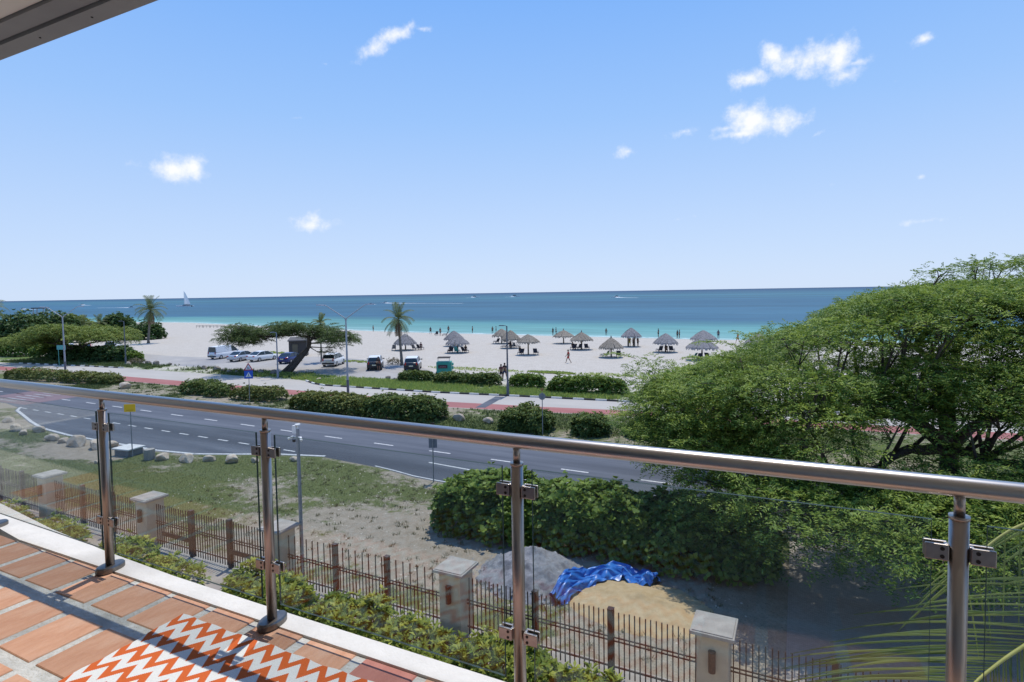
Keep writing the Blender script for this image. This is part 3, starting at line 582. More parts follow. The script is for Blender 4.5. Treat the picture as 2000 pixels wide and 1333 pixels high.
# ------------------------------------------------------------------ gravel, sand, tarpaulin
def heap(name, lab, c, rx, ry, h, m, seed, pw_=1.0):
    n = 90; X, Y = np.meshgrid(np.linspace(-1.15, 1.15, n), np.linspace(-1.15, 1.15, n), indexing='ij'); r = np.sqrt(X**2+Y**2)+.22*(fbm(X+3, Y+3, 1.3, seed)-.5)
    Z = np.clip(1-r, 0, 1)**pw_*h; Z = Z+(Z > .01)*h*.16*(fbm(X+5, Y+5, 3.2, seed+4)-.5)+(Z > .01)*h*.10*np.maximum(0, fbm(X+5, Y+5, 7, seed+9)-.5)*2.4*(np.abs(Y) < .6)+(Z > .01)*.04*(fbm(X+5, Y+5, 14, seed+2)-.5)-.02
    i = np.arange(n-1)[:, None]*n+np.arange(n-1)[None, :]; Fc = np.stack([i, i+n, i+n+1, i+1], -1).reshape(-1, 4)
    o = np_mesh(name, np.stack([X*rx, Y*ry, Z], -1), Fc, m, smooth=True); o.location = c; return tag(o, lab, 'heap')
GRAV = mat('crushed_gravel', (.20, .20, .205), (.30, .30, .305), scale=10, rough=.95, bump=1, bscale=40, c3=(.12, .12, .125))
YSAND = mat('yellow_sand', (.40, .29, .155), (.48, .36, .21), scale=4, rough=.95, bump=.6, bscale=30)
heap('gravel_heap', 'heap of grey crushed gravel behind the picket fence', (-7.85, 17.2, 0), 1.95, 1.75, 1.15, GRAV, 3, .95)
heap('sand_heap', 'low spread heap of yellow building sand under the tarpaulin', (-4.2, 16.9, 0), 2.3, 1.6, .4, YSAND, 8, .8)
st_n = 420; sa_ = rng.random(st_n)*6.283; sr_ = 1+np.abs(rng.normal(0, .22, st_n)); sr_ = np.where(rng.random(st_n) < .35, rng.uniform(.8, 1.0, st_n), sr_); SX = -7.85+1.95*sr_*np.cos(sa_); SY = 17.2+1.75*sr_*np.sin(sa_); SS = rng.uniform(.015, .06, st_n); SZ = np.maximum(0, 1-sr_)*1.25
Vp = np.stack([SX, SY, SZ+.004], -1)[:, None, :]+oc[None]*SS[:, None, None]*rng.uniform(.7, 1.3, (st_n, 5, 1)); fp = np.array([[0, 1, 4], [1, 2, 4], [2, 3, 4], [3, 0, 4]])[None]+np.arange(st_n)[:, None, None]*5
tag(np_mesh('loose_stones', Vp.reshape(-1, 3), fp.reshape(-1, 3), GRAV), 'loose grey stones scattered round the gravel heap', 'stones', kind='stuff')
SP = lambda x, y: max(max(0, 1-math.hypot((x+4.2)/2.3, (y-16.9)/1.6))*.36, max(0, 1.0-math.hypot((x+7.85)/1.95, (y-17.2)/1.75))*1.2)+.04
TARP = mat('blue_tarpaulin', (.018, .11, .44), (.05, .22, .60), scale=5, rough=.35, spec=.5)
ctl = [G(1085, 1172, .15), G(1120, 1135, .3), G(1165, 1108, .4), G(1215, 1102, .35), G(1262, 1125, .25), G(1280, 1138, .15)]
tm = MB(); NS, NW = 60, 26; wd = [.22, .34, .5, .62, .6, .3]
V = np.zeros((NS, NW, 3))
for i in range(NS):
    u = i/(NS-1)*(len(ctl)-1); k = min(int(u), len(ctl)-2); f_ = u-k; c = ctl[k].lerp(ctl[k+1], f_); w_ = wd[k]*(1-f_)+wd[k+1]*f_; d = (ctl[k+1]-ctl[k]).normalized(); nn_ = Vector((-d.y, d.x, 0)).normalized()
    for j in range(NW):
        v = (j/(NW-1)-.5)*2*(1+.12*math.sin(i*.9)); P = c+nn_*(v*w_)
        z = SP(P.x, P.y)+.30*(1-min(1, abs(v))**2.2)*(.6+.4*math.sin(i*.25+.6))+.075*math.sin(v*9+math.sin(i*.3)*2.2+i*.12)*(1-.3*abs(v))+.04*math.sin(v*17-i*.2+2*math.sin(i*.17))+.05*math.sin(i*.55+v*3)+.05*(fbm(np.array(i*.35), np.array(j*.6), 1, 9)-.5)*2
        V[i, j] = (P.x+.06*math.sin(j*2.1+i*.5), P.y+.06*math.sin(i*.8+j), max(.02, z))
i = np.arange(NS-1)[:, None]*NW+np.arange(NW-1)[None, :]
o = np_mesh('tarpaulin', V, np.stack([i, i+NW, i+NW+1, i+1], -1).reshape(-1, 4), TARP, smooth=True); md = o.modifiers.new('solid', 'SOLIDIFY'); md.thickness = .006; md = o.modifiers.new('sub', 'SUBSURF'); md.levels = md.render_levels = 1
tag(o, 'crumpled bright blue tarpaulin draped over sand and gravel', 'tarpaulin')

p_ = G(1255, 1197); pk = MB(); pk.box((0, 0, .05), (2.1, .14, .09), rz=-.1); o = pk.build('plank', mat('old_plank', (.10, .075, .05), (.16, .12, .085), scale=4, rough=.9)); o.location = (p_.x, p_.y, .02); tag(o, 'dark timber plank lying at the near edge of the sand heap', 'plank')
# ------------------------------------------------------------------ vegetation
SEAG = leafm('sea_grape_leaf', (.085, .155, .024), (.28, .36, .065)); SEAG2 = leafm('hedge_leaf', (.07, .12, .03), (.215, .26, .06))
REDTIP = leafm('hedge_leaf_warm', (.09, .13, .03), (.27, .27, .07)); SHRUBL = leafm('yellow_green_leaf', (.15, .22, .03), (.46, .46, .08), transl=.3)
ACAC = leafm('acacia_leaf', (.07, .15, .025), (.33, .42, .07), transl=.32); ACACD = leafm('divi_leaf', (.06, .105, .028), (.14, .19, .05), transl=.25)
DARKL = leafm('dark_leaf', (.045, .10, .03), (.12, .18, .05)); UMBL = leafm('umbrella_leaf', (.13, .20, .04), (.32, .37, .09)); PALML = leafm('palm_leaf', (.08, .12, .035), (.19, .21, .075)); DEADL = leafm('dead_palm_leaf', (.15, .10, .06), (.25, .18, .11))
def shell(n, ln, w, h, lump=.35, depth=.5, seed=0, flat=.62, ends=5):
    u = rng.random(n); ph = rng.random(n)*math.pi*1.0; cs, sn = np.cos(ph), np.sin(ph)
    e = (1-np.abs(2*u-1)**ends)**.5
    k = (1-lump/2+lump*fbm(u*ln*1.1+seed, ph*1.6+seed, 1.0, 40+seed))*(1-depth*rng.random(n)**2)
    y = w/2*np.sign(cs)*np.abs(cs)**flat*k*(.35+.65*e); z = h*np.abs(sn)**flat*k*(.45+.55*e)
    x = (u-.5)*ln+rng.normal(0, .08, n)
    nrm = unit(np.stack([(2*u-1)**5*2, cs/w*h, sn+.15], -1)); return np.stack([x, y, np.maximum(z, .03)], -1), nrm
def bush(name, label, cat, A, B, w, h, n, L, m, group=None, Wf=.62, lump=.35, stem=BARK, flat=.62, ends=5, seed=None, rest_=5):
    A, B = Vector((A[0], A[1], 0)), Vector((B[0], B[1], 0)); d = B-A; ln = d.length; seed = random.randint(0, 40) if seed is None else seed
    t = thing(name, label, cat, (A+B)/2, math.atan2(d.y, d.x), group)
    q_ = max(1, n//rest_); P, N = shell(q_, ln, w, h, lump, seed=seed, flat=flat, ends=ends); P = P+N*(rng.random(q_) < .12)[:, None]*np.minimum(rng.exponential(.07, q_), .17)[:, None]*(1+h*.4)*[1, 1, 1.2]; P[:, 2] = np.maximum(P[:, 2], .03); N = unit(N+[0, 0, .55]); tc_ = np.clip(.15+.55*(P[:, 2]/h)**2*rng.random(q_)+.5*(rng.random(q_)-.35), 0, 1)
    P = np.repeat(P, rest_, 0); N = np.repeat(N, rest_, 0); tn = np.repeat(tc_, rest_); n = len(P); rd = unit(np.cross(N, rng.normal(0, 1, (n, 3))))
    D = rd*.8+N*.5+rng.normal(0, .2, (n, 3)); P = P+rd*L*.12; NN = N*1.0-rd*.35+rng.normal(0, .3, (n, 3))
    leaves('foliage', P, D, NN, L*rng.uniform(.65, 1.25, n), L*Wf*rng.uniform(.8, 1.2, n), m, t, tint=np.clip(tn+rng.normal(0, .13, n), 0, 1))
    b = MB()
    for k in range(max(4, int(ln*2.2))):
        x = random.uniform(-.46, .46)*ln; y = random.uniform(-.22, .22)*w; b.tube([(x, y, 0), (x+random.uniform(-.15, .15), y+random.uniform(-.2, .2), h*.4), (x+random.uniform(-.35, .35), y*1.6, h*.72)], [.03, .02, .008], 5)
    tag(b.build('stems', stem, t), kind='stuff'); return t
def bush_px(name, label, cat, x0, y0, x1, y1, ytop, w, n, L, m, group=None, **k):
    A, B = G(x0, y0), G(x1, y1); d = (B-A).normalized(); off = Vector((-d.y, d.x, 0))*(w/2*.9); A, B = A+off, B+off
    h = zat((A+B)/2, ytop); return bush(name, label, cat, A, B, w, h, int(n*1.5), L*1.05, m, group, **k)
# hedges of the median
MG = 'hedges on the median'
bush_px('hedge', 'long clipped hedge on the median at the far left', 'hedge', 2, 741, 118, 748, 722, 2.2, 4200, .2, REDTIP, MG)
bush_px('hedge', 'hedge on the median left of the pale boulder, ragged at its right end', 'hedge', 112, 748, 214, 753, 729, 2.2, 4200, .2, REDTIP, MG)
bush_px('hedge', 'rounded shrub clump on the median left of the crossing sign', 'hedge', 345, 770, 402, 774, 744, 2.6, 3000, .19, SEAG2, MG, lump=.5)
bush_px('hedge', 'small shrub joined to the right of the rounded median clump', 'hedge', 396, 776, 436, 778, 752, 2.0, 1800, .18, SEAG2, MG, lump=.5)
bush_px('hedge', 'short hedge around the foot of the crossing sign', 'hedge', 445, 781, 537, 787, 757, 2.2, 4200, .18, REDTIP, MG)
bush_px('hedge', 'left half of the long median hedge in front of the double lamp', 'hedge', 558, 801, 705, 816, 770, 2.6, 8500, .19, REDTIP, MG)
bush_px('hedge', 'taller right half of the long median hedge', 'hedge', 700, 817, 850, 828, 775, 2.8, 9000, .19, SEAG2, MG)
bush_px('shrub', 'round shrub behind the grey round sign', 'shrub', 972, 844, 1072, 849, 797, 2.6, 6500, .19, SEAG2, MG, lump=.6, ends=2.5)
bush_px('shrub', 'round shrub right of the grey round sign', 'shrub', 1116, 852, 1182, 856, 810, 2.2, 4600, .19, SEAG2, MG, lump=.6, ends=2.5)
bush_px('shrub', 'shrub on the median at the tip of the big tree', 'shrub', 1222, 857, 1285, 862, 822, 2.2, 3800, .19, SEAG2, MG, lump=.6, ends=2.5)
FG = 'hedges between the grass strip and the beach'
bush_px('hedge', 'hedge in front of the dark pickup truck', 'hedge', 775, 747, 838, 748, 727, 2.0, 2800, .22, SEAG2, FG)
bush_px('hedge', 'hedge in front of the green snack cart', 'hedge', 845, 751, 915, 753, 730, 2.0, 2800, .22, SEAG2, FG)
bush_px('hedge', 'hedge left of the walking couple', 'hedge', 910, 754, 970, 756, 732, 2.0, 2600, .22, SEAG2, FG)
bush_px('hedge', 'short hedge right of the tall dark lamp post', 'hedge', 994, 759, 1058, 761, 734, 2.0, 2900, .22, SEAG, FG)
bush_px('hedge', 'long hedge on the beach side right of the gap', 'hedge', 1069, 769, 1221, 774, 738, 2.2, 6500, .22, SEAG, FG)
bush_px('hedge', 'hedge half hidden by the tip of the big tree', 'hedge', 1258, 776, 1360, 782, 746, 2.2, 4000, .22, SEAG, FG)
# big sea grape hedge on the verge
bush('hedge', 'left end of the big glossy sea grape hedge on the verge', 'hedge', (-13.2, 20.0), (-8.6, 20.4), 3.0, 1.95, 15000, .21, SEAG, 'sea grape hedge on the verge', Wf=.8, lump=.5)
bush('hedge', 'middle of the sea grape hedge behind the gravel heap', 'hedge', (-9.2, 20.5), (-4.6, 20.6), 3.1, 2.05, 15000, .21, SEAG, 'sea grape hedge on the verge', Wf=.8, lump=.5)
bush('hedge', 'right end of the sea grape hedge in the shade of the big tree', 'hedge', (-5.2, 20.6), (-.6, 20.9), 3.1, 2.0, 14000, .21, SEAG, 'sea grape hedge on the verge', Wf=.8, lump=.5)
# shrubs along the inside of the fence
SG = 'yellow green shrubs inside the fence'
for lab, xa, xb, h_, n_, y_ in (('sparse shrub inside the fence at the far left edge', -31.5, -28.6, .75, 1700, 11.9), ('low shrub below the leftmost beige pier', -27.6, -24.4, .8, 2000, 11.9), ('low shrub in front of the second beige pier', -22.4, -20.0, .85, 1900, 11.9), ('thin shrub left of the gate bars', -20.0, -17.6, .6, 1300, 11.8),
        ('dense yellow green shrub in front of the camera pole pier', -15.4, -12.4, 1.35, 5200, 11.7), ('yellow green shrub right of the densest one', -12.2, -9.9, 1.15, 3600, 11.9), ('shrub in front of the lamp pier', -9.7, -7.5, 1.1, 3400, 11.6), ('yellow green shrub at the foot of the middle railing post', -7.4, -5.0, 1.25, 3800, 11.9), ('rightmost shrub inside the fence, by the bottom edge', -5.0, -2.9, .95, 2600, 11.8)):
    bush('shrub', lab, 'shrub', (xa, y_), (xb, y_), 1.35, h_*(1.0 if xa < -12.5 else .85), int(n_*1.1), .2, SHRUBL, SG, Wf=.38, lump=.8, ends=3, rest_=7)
# planting at the left
LG = 'seaside thicket at the left'
bush_px('hedge', 'clipped green hedge at the far left beyond the path', 'hedge', -40, 697, 50, 698, 664, 5, 4200, .42, SEAG, LG)
bush_px('shrub', 'rounded shrub right of the far left hedge', 'shrub', 52, 700, 100, 703, 672, 4, 2600, .4, SEAG, LG, lump=.6, ends=3)
bush_px('shrub', 'dark shrub beneath the umbrella tree', 'shrub', 84, 704, 150, 707, 677, 4, 3200, .38, DARKL, LG, lump=.6, ends=3)
bush_px('shrub', 'dark glossy shrub below the parked white jeep', 'shrub', 148, 708, 234, 710, 678, 4, 4400, .38, DARKL, LG, lump=.6, ends=3)
bush_px('shrub', 'small shrub at the foot of the thin grey lamp post', 'shrub', 236, 708, 262, 709, 689, 2, 1200, .3, SEAG, LG, lump=.6, ends=2.5)
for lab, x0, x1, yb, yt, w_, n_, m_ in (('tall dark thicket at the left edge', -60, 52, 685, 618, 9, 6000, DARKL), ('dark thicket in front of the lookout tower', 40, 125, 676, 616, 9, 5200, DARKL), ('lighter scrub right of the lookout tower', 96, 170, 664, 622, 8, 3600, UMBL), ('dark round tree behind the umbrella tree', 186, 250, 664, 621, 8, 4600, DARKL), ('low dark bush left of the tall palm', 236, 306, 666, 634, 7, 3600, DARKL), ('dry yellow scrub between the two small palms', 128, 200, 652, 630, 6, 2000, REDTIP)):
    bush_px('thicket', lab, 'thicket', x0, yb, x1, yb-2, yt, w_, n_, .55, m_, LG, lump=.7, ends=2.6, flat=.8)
for lab, x, y, r_ in (('dry shrub at the foot of the beach palm', 770, 712, .9), ('brown weed clump on the near side of the car park', 268, 712, 1.6)):
    p = G(x, y); bush('shrub', lab, 'shrub', (p.x-r_, p.y), (p.x+r_, p.y), 1.2, .8, 700, .2, leafm('dry_leaf', (.14, .12, .07), (.24, .2, .13)), None, Wf=.3, lump=.6, ends=2.5)
# ---- feathery trees
def sprays(P, D, K, step, L):
    n = len(P); D = unit(D); side = unit(np.cross(D, np.array([0, 0, 1.])+rng.normal(0, .25, (n, 3)))); out = []
    for k in range(K):
        s = (k+1)*step; pos_ = P+D*s; pos_[:, 2] -= .9*s*s
        for sg in (-1, 1): out.append((pos_+rng.normal(0, .012, (n, 3)), side*sg*.9+D*.45+rng.normal(0, .16, (n, 3))))
    return np.concatenate([a for a, _ in out]), np.concatenate([b for _, b in out]), len(out)
def pad_foliage(pads, dens, K, step, L, m, parent, Wf=.3):
    Ps, Ds, T = [], [], []
    for (x, y, z, r, th) in pads:
        n = max(8, int(dens*r*r)); q = np.sqrt(rng.random(n)); a = rng.random(n)*6.283; k = .8+.4*vnoise(np.cos(a)*2+x, np.sin(a)*2+y, 1.2, 4)
        px_, py_ = q*r*k*np.cos(a), q*r*k*np.sin(a); inner = rng.random(n)
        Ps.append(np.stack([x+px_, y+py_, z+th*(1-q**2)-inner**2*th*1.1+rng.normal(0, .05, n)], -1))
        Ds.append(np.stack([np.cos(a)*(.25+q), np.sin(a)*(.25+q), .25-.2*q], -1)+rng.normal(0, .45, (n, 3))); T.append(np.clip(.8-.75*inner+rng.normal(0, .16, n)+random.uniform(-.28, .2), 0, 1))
    P, D, T = np.concatenate(Ps), np.concatenate(Ds), np.concatenate(T)
    LP, LD, rep = sprays(P, D, K, step, L)
    n = len(LP); N = rng.normal(0, .45, (n, 3))+[0, 0, 1]
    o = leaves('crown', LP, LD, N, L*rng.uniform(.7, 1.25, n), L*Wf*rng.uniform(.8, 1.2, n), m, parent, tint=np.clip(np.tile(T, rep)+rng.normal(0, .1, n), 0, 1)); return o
def limbs(pads, trunk, mains, parent, r0, m=BARK, twigs=5):
    t = MB(); n = len(trunk); t.tube(trunk, [r0*(1.25-.45*i/(n-1)) for i in range(n)], 10); t.build('trunk', m, parent, smooth=True)
    top = Vector(trunk[-1]); nodes = []; b = MB()
    for mpath in mains:
        pts = [top]+[Vector(q) for q in mpath]; fine = []
        for i in range(len(pts)-1):
            for f_ in (0, .34, .67): fine.append(pts[i].lerp(pts[i+1], f_)+Vector((random.uniform(-.15, .15), random.uniform(-.15, .15), random.uniform(-.1, .1)))*(1 if f_ else 0))
        fine.append(pts[-1]); rr = [r0*.62*(1-.78*i/(len(fine)-1)) for i in range(len(fine))]; b.tube(fine, rr, 8); nodes += [(q, r) for q, r in zip(fine, rr)]
    for (x, y, z, r, th) in pads:
        c = Vector((x, y, z-.05)); q, rr = min(nodes, key=lambda k: (k[0]-c).length+(2 if k[0].z > c.z+.3 else 0)); md = q.lerp(c, .5)+Vector((random.uniform(-.3, .3), random.uniform(-.3, .3), random.uniform(-.35, .1)))
        b.tube([q, md, c], [min(rr, .075), .045, .02], 6)
        for _ in range(twigs):
            a = random.random()*6.283; e_ = c+Vector((math.cos(a)*r*.8, math.sin(a)*r*.8, th*.25)); b.tube([md.lerp(c, random.random()), c.lerp(e_, .5)+Vector((0, 0, random.uniform(-.1, .15))), e_], [.022, .014, .006], 4)
    tag(b.build('limbs', m, parent, smooth=True), kind='stuff')
# big tree at the right (world axes: turn photo-frame coordinates by the yaw)
def C2W(x, y, z=0): v = rz @ Vector((x, y, z)); return v
pads = []
def addpad(x, y, z, r, th):
    x = x+max(0, 8.0-x)*.42                     # the windward edge is drawn in
    v = C2W(x, y, z); pads.append((v.x, v.y, z, r, th))
tries = 0; got = []
def zcap(x, y): return 9.5-(9.5-float(pl(x*23/y, [(4, 4.9), (5.1, 5.6), (6.1, 6.1), (8.1, 6.75), (10.2, 7.5), (12.2, 8.3), (14, 9.0), (14.7, 9.4), (18, 9.9), (30, 10.1)])))*y/23
while len(got) < 265 and tries < 30000:
    tries += 1; cxx, cyy = 17.8, 23.6; face = tries % 3
    if face == 0: x = random.uniform(4.0, 30); y = 14.6+16*random.random()**1.3
    else:
        x = 17.8+13.4*random.uniform(-1, .9); y = 0
    q0 = ((x-cxx)/13.6)**2
    if q0 > 1: continue
    zr = 5.3 if x > 11 else 3.2+(x-4)*.3
    if face:
        ph_ = random.uniform(0, 1.45); y = cyy-(9.4 if x < 10 else 6.6)*math.sqrt(1-q0)*math.cos(ph_)*(1 if face == 1 else random.uniform(.25, .85)); z = zr+(9.9-zr)*math.sqrt(1-q0)*math.sin(ph_)*(1 if face == 1 else random.uniform(.7, .95))+random.uniform(-.3, .3)
    else:
        q = q0+((y-cyy)/9.4)**2
        if q > 1: continue
        z = zr+(9.9-zr)*math.sqrt(1-q)+random.uniform(-.45, .3)
    if x < 9 and y > 27: continue
    z = min(z, zcap(x, y)-random.uniform(.5, .9))
    if x > 10.5 and y < 17.0: continue
    if z < 2.6: continue
    if float(fbm(np.array(x+y*.35), np.array(z*1.7+40), .42, 61)) < .43: continue
    if 13.0 < x*16.5/y < 16.5 and y < 19 and z < 9.5-.235*y: continue
    r = random.uniform(1.05, 1.7)
    if min([math.dist((x, y, z), g) for g in got] or [9]) < .8: continue
    got.append((x, y, z)); addpad(x, y, z, r*1.05, random.uniform(.28, .55))
for (x, y, z, r) in ((4.6, 20.5, 3.5, 1.2), (5.6, 18.7, 3.2, 1.3), (6.6, 17.6, 3.2, 1.5), (7.6, 16.6, 3.3, 1.5), (5.4, 21.5, 4.3, 1.4), (6.6, 20, 4.2, 1.5), (8.4, 17.8, 3.9, 1.5), (9.3, 16.2, 3.2, 1.5), (10.4, 15.6, 3.0, 1.4), (11.4, 15.2, 2.7, 1.3), (10.9, 17, 3.5, 1.5), (12.4, 14.8, 3.3, 1.3), (7.4, 18.6, 4.0, 1.5), (8.8, 19.4, 4.3, 1.4), (6.2, 22.5, 5.0, 1.4), (12.6, 16.4, 3.9, 1.2), (13.8, 15.4, 3.6, 1.3), (15.0, 15.0, 3.8, 1.4), (9.9, 15.0, 2.3, 1.2), (8.2, 15.6, 2.6, 1.2), (4.3, 24, 5.4, 1.2), (5.0, 26.0, 5.9, 1.2), (5.2, 23.2, 5.6, 1.3), (13.4, 17.6, 4.0, 1.1), (16.4, 14.6, 4.3, 1.4), (17.6, 15.4, 4.4, 1.4), (18.6, 14.4, 4.6, 1.5), (14.4, 13.9, 3.1, 1.1), (16, 13.6, 3.4, 1.2), (12.9, 13.9, 2.6, 1.0), (11.4, 14.2, 2.2, 1.0), (17.4, 13.4, 3.8, 1.2), (19.4, 13.6, 4.4, 1.3), (5.2, 19.4, 2.7, 1.1), (6.2, 18.2, 2.4, 1.1), (7.2, 17.0, 2.4, 1.2), (10.8, 14.6, 2.9, 1.2), (12.0, 15.6, 3.2, 1.3), (13.2, 14.6, 3.0, 1.2), (14.6, 14.6, 3.5, 1.3), (15.6, 14.0, 3.2, 1.2), (9.2, 15.4, 2.9, 1.3), (13.0, 13.4, 2.2, 1.0), (14.6, 13.2, 2.5, 1.0), (10.2, 16.6, 3.4, 1.3), (16.6, 15.6, 4.2, 1.3), (15.2, 16.4, 4.4, 1.2), (17.2, 17.2, 6.1, 1.4), (14.4, 17.2, 6.4, 1.4), (13.2, 18.0, 6.3, 1.4), (18.8, 17.6, 6.5, 1.5), (20.6, 17.4, 6.4, 1.5), (16.6, 18.4, 6.9, 1.4), (15.0, 19.0, 7.0, 1.4), (12.0, 18.6, 6.0, 1.4), (18.0, 19.4, 7.3, 1.5), (20, 19.0, 7.2, 1.5), (13.6, 20, 7.1, 1.4), (22, 18.4, 6.8, 1.6)):
    addpad(x, y, z, r, random.uniform(.45, .7))
for k in range(46):
    x = random.uniform(6.0, 19.5); y = random.uniform(14.2 if x < 9 else 13.4, 16.4); addpad(x, y, 2.75+(y-13.4)*.42+random.uniform(-.25, .35)+max(0, x-14)*.16, random.uniform(.85, 1.3), random.uniform(.35, .6))
for (x, y, z, r) in ((17.4, 23.5, 10.0, .8), (20.4, 24, 10.3, 1.1), (22.4, 24.5, 10.4, 1.2), (19, 23.8, 10.2, .9)): addpad(x, y, z, r, .3)
big = thing('mesquite_tree', 'huge spreading feathery green tree filling the right side', 'tree', (0, 0, 0))
tb_ = C2W(16.2, 20.6); big.location = (tb_.x, tb_.y, 0)
loc = lambda *p: C2W(*p)-Vector((tb_.x, tb_.y, 0))
lp = [(p[0]-tb_.x, p[1]-tb_.y, p[2], p[3], p[4]) for p in pads]
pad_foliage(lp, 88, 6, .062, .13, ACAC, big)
def wisps(plist, n, parent, m, L, ln, sel):
    Ps, Ds, b = [], [], MB(); c = [p for p in plist if sel(p)]
    for _ in range(n):
        x, y, z, r, th = random.choice(c); a = random.uniform(0, 6.283); d = Vector((math.cos(a), math.sin(a), random.uniform(.0, .35))); q = Vector((x, y, z+th*.5))+d*(r*.6); pts = [q.copy()]; l_ = random.uniform(.6, 1)*ln; nn_ = 9
        for k in range(nn_):
            d = (d+Vector((random.uniform(-.12, .12), random.uniform(-.12, .12), random.uniform(-.12, .05)))).normalized(); q = q+d*(l_/nn_); pts.append(q.copy())
            for sg in (-1, 1): Ps.append(tuple(q)); sd2 = d.cross(Vector((0, 0, 1))); Ds.append(tuple(sd2*sg*.9+d*.6+Vector((0, 0, random.uniform(-.1, .3)))))
        b.tube(pts, [.014]+[.012*(1-.8*k/nn_) for k in range(1, nn_+1)], 4)
    LP, LD, rp_ = sprays(np.array(Ps), np.array(Ds), 4, L*.45, L); N = rng.normal(0, .4, (len(LP), 3))+[0, 0, 1]; leaves('feathery_twigs', LP, LD, N, L*rng.uniform(.7, 1.2, len(LP)), L*.3, m, parent, tint=rng.uniform(.3, 1, len(LP))); tag(b.build('twigs', BARK, parent), kind='stuff')
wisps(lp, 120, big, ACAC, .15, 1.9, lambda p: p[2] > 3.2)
mains = [[loc(13.9, 20, 5.0), loc(11.2, 20.3, 4.9), loc(8.5, 20.5, 4.4)], [loc(13.2, 19, 4.1), loc(10.8, 17.8, 3.7), loc(8, 17.8, 3.3)], [loc(16.5, 22.5, 6.5), loc(15.5, 25, 8)], [loc(18.5, 21, 5.4), loc(21.5, 21.5, 6.6), loc(25, 22.5, 7.4)], [loc(14.8, 18, 4.0), loc(13, 16.2, 3.3)], [loc(13.5, 22.5, 6.0), loc(10, 23.5, 5.6), loc(7.4, 23.5, 4.6)], [loc(19, 24.5, 7.5), loc(22, 27, 8.6)]]
limbs(lp, [loc(16.2, 20.6, -.05), loc(16.0, 20.5, 1.2), loc(15.6, 20.4, 2.4), loc(15.6, 20.5, 3.6)], mains, big, .34, twigs=4)
# leaning divi-divi tree by the car park
A0 = G(556, 728); kx = 1/ppm(A0); divi = thing('divi_divi_tree', 'wind-swept flat-topped tree with leaning twin trunks by the car park', 'tree', A0)
vx = rz @ Vector((1, 0, 0)); vy = rz @ Vector((0, 1, 0))
def dv(px_, py_, dep=0): return vx*((px_-556)*kx)+vy*dep+Vector((0, 0, zat(A0+vy*dep, py_)))
dp = []
for k in range(84):
    u = random.random(); X = 446+u*246; top = 646-15*math.sin(math.pi*min(1, .12+u*.95))+random.uniform(-3, 24)*(1.0 if X < 520 else .75); v = dv(X, top, random.uniform(-3.2, 3.6)); dp.append((v.x, v.y, v.z-.35, random.uniform(.75, 1.25), random.uniform(.3, .5)))
for X, Y_ in ((468, 672), (455, 664), (488, 670), (505, 668), (648, 680), (636, 690), (690, 668), (660, 668), (520, 664), (478, 661), (674, 655), (446, 656)):
    v = dv(X, Y_, random.uniform(-1.5, 1.5)); dp.append((v.x, v.y, v.z, .9, .35))
wisps_d = True; pad_foliage(dp, 62, 5, .085, .2, ACACD, divi)
limbs(dp, [dv(554, 728)-Vector((0, 0, .05)), dv(570, 714), dv(586, 697), dv(603, 683)], [[dv(608, 672), dv(604, 660), dv(585, 655), dv(545, 657), dv(500, 658, -.5), dv(468, 660)], [dv(606, 668), dv(622, 652), dv(655, 648), dv(684, 650)], [dv(604, 660, .4), dv(600, 648, 1.4), dv(560, 643, 2)]], divi, .30)
wisps(dp, 60, divi, ACACD, .2, 1.8, lambda p: True)
tk = MB(); tk.tube([dv(567, 728, -.5)-Vector((0, 0, .05)), dv(578, 716, -.4), dv(592, 698, -.2), dv(603, 684)], [.33, .28, .25, .2], 10); tk.build('second_trunk', BARK, divi, smooth=True)
# umbrella tree at the left
A1 = G(142, 705); kx1 = 1/ppm(A1); umb = thing('umbrella_tree', 'broad yellow green umbrella shaped tree over the parked cars at left', 'tree', A1)
def uv_(px_, py_, dep=0): return vx*((px_-142)*kx1)+vy*dep+Vector((0, 0, zat(A1+vy*dep, py_)))
up_ = []
for k in range(54):
    u = random.random(); X = 62+u*172; top = 657-19*math.sin(math.pi*u)**.8+random.uniform(0, 9); v = uv_(X, top, random.uniform(-4.5, 5)); up_.append((v.x, v.y, v.z-.3, random.uniform(1.4, 2.3), random.uniform(.5, .8)))
pad_foliage(up_, 30, 5, .13, .3, UMBL, umb, Wf=.34)
limbs(up_, [uv_(142, 706), uv_(143, 696), uv_(147, 686)], [[uv_(120, 675), uv_(85, 668)], [uv_(175, 672), uv_(215, 666)], [uv_(150, 668, 2), uv_(150, 660, 4)], [uv_(150, 672, -2.5)]], umb, .35, twigs=3)
